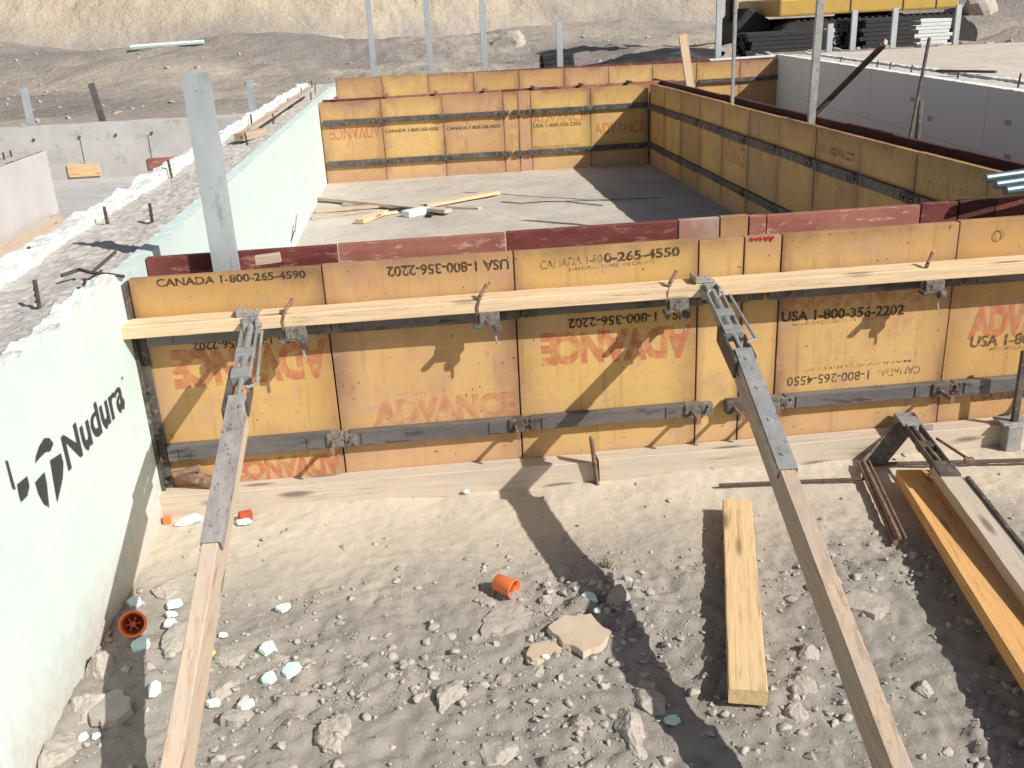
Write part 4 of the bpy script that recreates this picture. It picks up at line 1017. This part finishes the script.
# scrap lumber inside the room
for (a, c_, w, t_, mt_, lb) in (
  ((.02, 5.92, .05), (1.15, 4.85, .055), .09, .03, 'lumber_g', 'long pale plank crossing the scrap pile on the room floor'),
  ((.60, 5.05, .03), (1.62, 5.62, .05), .11, .025, 'lumber', 'second long plank of the scrap pile, pointing to the right'),
  ((.43, 4.72, .04), (.62, 5.05, .045), .08, .035, 'lumber', 'short offcut at the near side of the scrap pile'),
  ((-.0+.03, 5.35, .03), (.62, 5.38, .04), .10, .02, 'lumber_p', 'dusty board under the scrap pile beside the foam wall'),
  ((.02, 5.05, .03), (.50, 5.20, .03), .03, .02, 'lumber_b', 'thin stick left of the scrap pile'),
  ((.25, 5.62, .03), (.95, 5.30, .03), .06, .02, 'lumber_g', 'grey board end between the two long planks of the scrap pile'),
  ((1.15, 5.18, .03), (1.42, 5.02, .03), .07, .02, 'lumber_g', 'small grey offcut right of the scrap pile'),
  ((.80, 4.88, .045), (.98, 5.02, .045), .10, .05, 'foamw', 'whitish block at the near right of the scrap pile'),
  ((.66, 5.12, .035), (.98, 5.10, .06), .10, .02, 'black', 'black scrap in the middle of the pile'),
  ((.98, 4.80, .03), (1.06, 5.05, .03), .05, .02, 'black', 'dark sliver at the right side of the scrap pile')):
    plank('scrap_board', lb, 'lumber', a, c_, w, t_, M[mt_], seed=hash(lb) % 50 if False else len(lb))
bm = bmesh.new(); pts = [(1.62, 5.25), (1.78, 5.12), (1.98, 5.13), (2.15, 5.08), (2.3, 4.9), (2.42, 4.78)]
for a, c_ in zip(pts, pts[1:]): tube(bm, (*a, .028), (*c_, .028), .004, seg=6)
tube(bm, (2.15, 5.08, .028), (2.95, 4.95, .028), .003, seg=6)
tag(finish('cord', bm, M['black']), 'thin black cord lying on the room floor, right of the scrap pile', 'cord')

# blue-grey pipes at right
e = None
for k, (dz, dy, lb) in enumerate(((0, 0, 'slate blue bar, top one of the bundle poking in at the right edge'), (-.016, -.045, 'slate blue bar, middle one of the bundle poking in at the right edge'), (-.03, -.09, 'slate blue bar, lowest one of the bundle poking in at the right edge'))):
    bm = bmesh.new(); tube(bm, (2.925+.012*k, .225+dy, .905+dz), (4.4, .46+dy, .955+dz), .015, seg=12)
    tag(finish('pipe', bm, M['pipe']), lb, 'pipe', 'bundle of slate blue bars')

# ------------------------------------------------------------------ background objects
ex = empty('excavator', (10.7, 18.2, .30), 'yellow excavator with black tracks standing behind the foam wall', 'excavator')
for sy in (-1.1, 1.1):
    bm = bmesh.new(); n = 40; w = .3; prof = []
    for k in range(n):
        a = 2*math.pi*k/n; cx = 1.25 if math.cos(a) > 0 else -2.0
        prof.append((cx+.42*math.cos(a), .43+.42*math.sin(a)))
    ra = [bm.verts.new((px, sy-w, pz)) for px, pz in prof]; rb = [bm.verts.new((px, sy+w, pz)) for px, pz in prof]
    bm.faces.new(ra); bm.faces.new(rb[::-1])
    for k in range(n): bm.faces.new((ra[k], ra[(k+1) % n], rb[(k+1) % n], rb[k]))
    for k in range(24):
        x = -2.0+3.25*k/23
        box(bm, x-.03, x+.03, sy-w-.01, sy+w+.01, .84, .875); box(bm, x-.03, x+.03, sy-w-.01, sy+w+.01, -.02, .02)
    bmesh.ops.recalc_face_normals(bm, faces=bm.faces); t_ = finish('track', bm, M['black'], ex)
    bm = bmesh.new()
    for x in (-1.5, -.9, -.45, 0, .45, .9, 1.5): tube(bm, (x, sy-w-.03, .40 if abs(x) > 1.2 else .22), (x, sy+w+.03, .40 if abs(x) > 1.2 else .22), .30 if abs(x) > 1.2 else .15, seg=18)
    finish('roller', bm, M['black'], t_)
bm = bmesh.new(); box(bm, -1.0, 1.0, -.8, .8, .35, .8, .05); tube(bm, (0, 0, .75), (0, 0, .98), .6, seg=28); finish('undercarriage', bm, M['black'], ex)
bm = bmesh.new(); box(bm, -2.35, 1.40, -1.3, 1.3, .95, 1.28, .04); box(bm, .1, 1.38, -1.28, 1.28, 1.28, 2.2, .08); box(bm, -1.5, .1, .1, 1.28, 1.28, 1.9, .06); finish('body', bm, M['machine'], ex)
bm = bmesh.new(); box(bm, 1.40, 1.85, -1.25, 1.25, 1.25, 2.0, .14); finish('counterweight', bm, M['machine'], ex)
for x in (-1.6, -.9, .2, .9):
    bm = bmesh.new(); box(bm, x, x+.03, -1.305, -1.296, .98, 1.26); finish('panel_gap', bm, M['black'], ex)
for x in (.2, .8): 
    bm = bmesh.new(); box(bm, x, x+.5, -1.29, -1.275, 1.45, 1.95, .01); finish('vent', bm, M['black'], ex)
cb = bmesh.new(); box(cb, -1.5, -.0, -1.25, -.15, 1.28, 2.75, .07); cab = finish('cab', cb, M['machine'], ex)
bm = bmesh.new(); box(bm, -1.38, -.85, -1.262, -1.248, 1.6, 2.6, .01); box(bm, -.75, -.12, -1.262, -1.248, 1.6, 2.6, .01); box(bm, -1.512, -1.498, -1.1, -.3, 1.5, 2.6, .01); finish('window', bm, M['glass'], cab)
bm = bmesh.new()
for a, c_, w in (((-.8, .2, 1.5), (-2.2, .2, 3.6), .22), ((-2.2, .2, 3.6), (-3.6, .2, 3.3), .18), ((-3.4, .2, 3.5), (-3.0, .2, 1.75), .15)):
    mt__, l_ = frame(a, c_, (0, 1, 0)); box(bm, -l_/2, l_/2, -w, w, -.16, .16, .03, mtx=mt__)
finish('boom', bm, M['machine'], ex)
bm = bmesh.new(); box(bm, -2.95, -2.8, .05, .35, .9, 1.9, .02); finish('link', bm, M['black'], ex)
bm = bmesh.new(); prof = [(-2.7, 1.15), (-2.25, .9), (-2.15, .45), (-2.35, .08), (-2.8, .02), (-3.05, .2), (-3.0, .8)]
ra = [bm.verts.new((px, -.45, pz)) for px, pz in prof]; rb = [bm.verts.new((px, .75, pz)) for px, pz in prof]
bm.faces.new(ra); bm.faces.new(rb[::-1])
for k in range(len(prof)): bm.faces.new((ra[k], ra[(k+1) % len(prof)], rb[(k+1) % len(prof)], rb[k]))
for k in range(5): box(bm, -3.2, -2.95, -.4+.25*k, -.3+.25*k, .1, .2)
bmesh.ops.recalc_face_normals(bm, faces=bm.faces); bmesh.ops.bevel(bm, geom=bm.edges[:], offset=.02, segments=1, affect='EDGES'); finish('bucket', bm, M['black'], ex)

def stack(loc, nx_, ny_, nz_, l_, w, t_, mat, label, rot=0, name='lumber_stack'):
    e = empty(name, loc, label, 'lumber stack', rot=(0, 0, rot))
    for k in range(nz_):
        bm = bmesh.new()
        for j in range(ny_):
            dx = random.uniform(-.05, .05); box(bm, -l_/2+dx, l_/2+dx, (j-ny_/2)*w+.004, (j-ny_/2+1)*w-.004, .1+k*(t_+.006), .1+k*(t_+.006)+t_, .003)
        finish('board_layer', bm, M[mat], e)
    bm = bmesh.new()
    for x in (-l_*.35, l_*.35): box(bm, x-.05, x+.05, -ny_*w/2, ny_*w/2, 0, .098, .004)
    finish('bearer', bm, M['lumber_b'], e)
stack((7.45, 13.3, .62), 1, 4, 7, 1.1, .12, .045, 'foamw', 'stack of white boards on the ground behind the short bluish post')
stack((9.2, 13.6, .60), 1, 5, 8, 1.5, .14, .05, 'foamw', 'stack of pale boards right of the black panel stack')
stack((8.1, 12.1, .58), 1, 7, 9, .85, .15, .055, 'black', 'stack of black panels between the pale posts below the yellow machine')
stack((6.7, 12.3, .58), 1, 5, 7, 1.3, .15, .055, 'black', 'low stack of black panels left of the white boards')
stack((3.12, 11.9, .60), 1, 4, 4, .45, .12, .06, 'black', 'small black pallet stack beside the short pale post', name='pallet_stack')
# black heap in place of the shadow the excavator throws on the ground
bm = bmesh.new(); bmesh.ops.create_icosphere(bm, subdivisions=5, radius=1.)
for v in bm.verts:
    p = v.co; k = 1+.3*noise.fractal(p*1.6, .9, 2, 4)
    v.co = Vector((p.x*1.5*k, p.y*.6*k, max(-.02, p.z*.36*k*(1-.5*abs(p.x-.2)))))
o = finish('shadow_heap', bm, M['black'], smooth=True, loc=(4.7, 12.6, .58)); tag(o, 'black heap standing in for the excavator shadow on the ground behind the farthest forms', 'shadow_heap')
plank('plank', 'long pale mint foam board lying on the far slope at the upper left', 'foam board', (-5.40, 21.0, gz(-4.6, 21.0)+.02), (-3.75, 21.0, gz(-4.6, 21.0)+.05), .12, .05, M['chipm'], up=(0, -.4, 1), seed=30)
# boulders on the bank
for x, y, w, h_, lb in ((3.4, 22.0, .8, .35, 'pale boulder half buried in the far slope above the pale posts'), (11.5, 29, 1.2, .7, 'far boulder at the foot of the sandy bank'), (-1.2, 27, .9, .4, 'brown boulder near the foot of the bank, left of the tall posts'), (15.5, 22, 1.1, .6, 'earth coloured boulder right of the yellow excavator'), (12.7, 13.7, .4, .22, 'tan boulder beside the gravel heap at the upper right')):
    o = finish('boulder', rock_bm(w, w*.8, h_, int(x*10)+200), M['rock'], loc=(x, y, gz(x, y))); tag(o, lb, 'boulder')
# rubble on far ground
VV, FF = [], []; nb = 0; rs = random.Random(9)
for _ in range(5000):
    x = rs.uniform(-16, 20); y = 9.9+20*rs.random()**1.5
    if -0.6 < x < 5.9 and y < 10.3: continue
    if noise.noise(Vector((x*.5, y*.5, 2)))+rs.uniform(-.3, .3) < 0: continue
    s = .012+.07*rs.random()**7; vv, ff = tmpl[rs.randrange(7)]
    w = vv*np.array([s, s, s*.7]); w = w+np.array([x, y, gz(x, y)+s*.1]); VV.append(w); FF.append(ff+nb); nb += len(vv)
VV = np.concatenate(VV); FF = np.concatenate(FF)
me = bpy.data.meshes.new('rubble'); me.vertices.add(len(VV)); me.vertices.foreach_set('co', VV.reshape(-1)); me.loops.add(FF.size); me.loops.foreach_set('vertex_index', FF.reshape(-1)); me.polygons.add(len(FF))
me.polygons.foreach_set('loop_start', np.arange(0, FF.size, 3)); me.polygons.foreach_set('loop_total', np.full(len(FF), 3)); me.update(calc_edges=True)
me.materials.append(M['rockd']); o = bpy.data.objects.new('rubble', me); COL.objects.link(o); tag(o, 'loose stones strewn over the far graded ground', 'rubble', kind='stuff')

for o in bpy.data.objects:
    if '_x' in o: del o['_x']

# ------------------------------------------------------------------ camera, light, world
cam = bpy.data.cameras.new('camera'); co = bpy.data.objects.new('camera', cam); COL.objects.link(co)
rt = Vector((.99373379, -.10146338, -.04688645)); up = Vector((.07993822, .35196209, .93259453)); fw_ = Vector((.07812194, .93049872, -.35786743))
mm = Matrix((rt, up, -fw_)).transposed().to_4x4(); mm.translation = Vector((.942674704, -3.01216415, 1.51837713)); co.matrix_world = mm
cam.sensor_width = 36; cam.lens = 959.12/1024*36; cam.clip_end = 1000; cam.clip_start = .02
S.camera = co
sun_dir = Vector((-1.01, .80, -1.)).normalized()
sl = bpy.data.lights.new('sun', 'SUN'); sl.energy = 4.5; sl.angle = rad(.5); sl.color = (1., .95, .87)
so = bpy.data.objects.new('sun', sl); COL.objects.link(so); so.rotation_euler = sun_dir.to_track_quat('-Z', 'Y').to_euler(); so.location = (5, -4, 8)
w = bpy.data.worlds.new('World'); S.world = w; w.use_nodes = True
nt = w.node_tree; bg = nt.nodes['Background']; sk = nt.nodes.new('ShaderNodeTexSky'); sk.sky_type = 'NISHITA'; sk.sun_disc = False
sk.sun_elevation = math.asin(-sun_dir.z); sk.sun_rotation = math.atan2(-sun_dir.x, -sun_dir.y); sk.air_density = 1.; sk.dust_density = 2.5
nt.links.new(sk.outputs[0], bg.inputs[0]); bg.inputs[1].default_value = .05
S.view_settings.view_transform = 'Standard'; S.view_settings.look = 'None'; S.view_settings.exposure = .32; S.view_settings.gamma = 1
S.view_settings.use_curve_mapping = False
S.cycles.max_bounces = 6
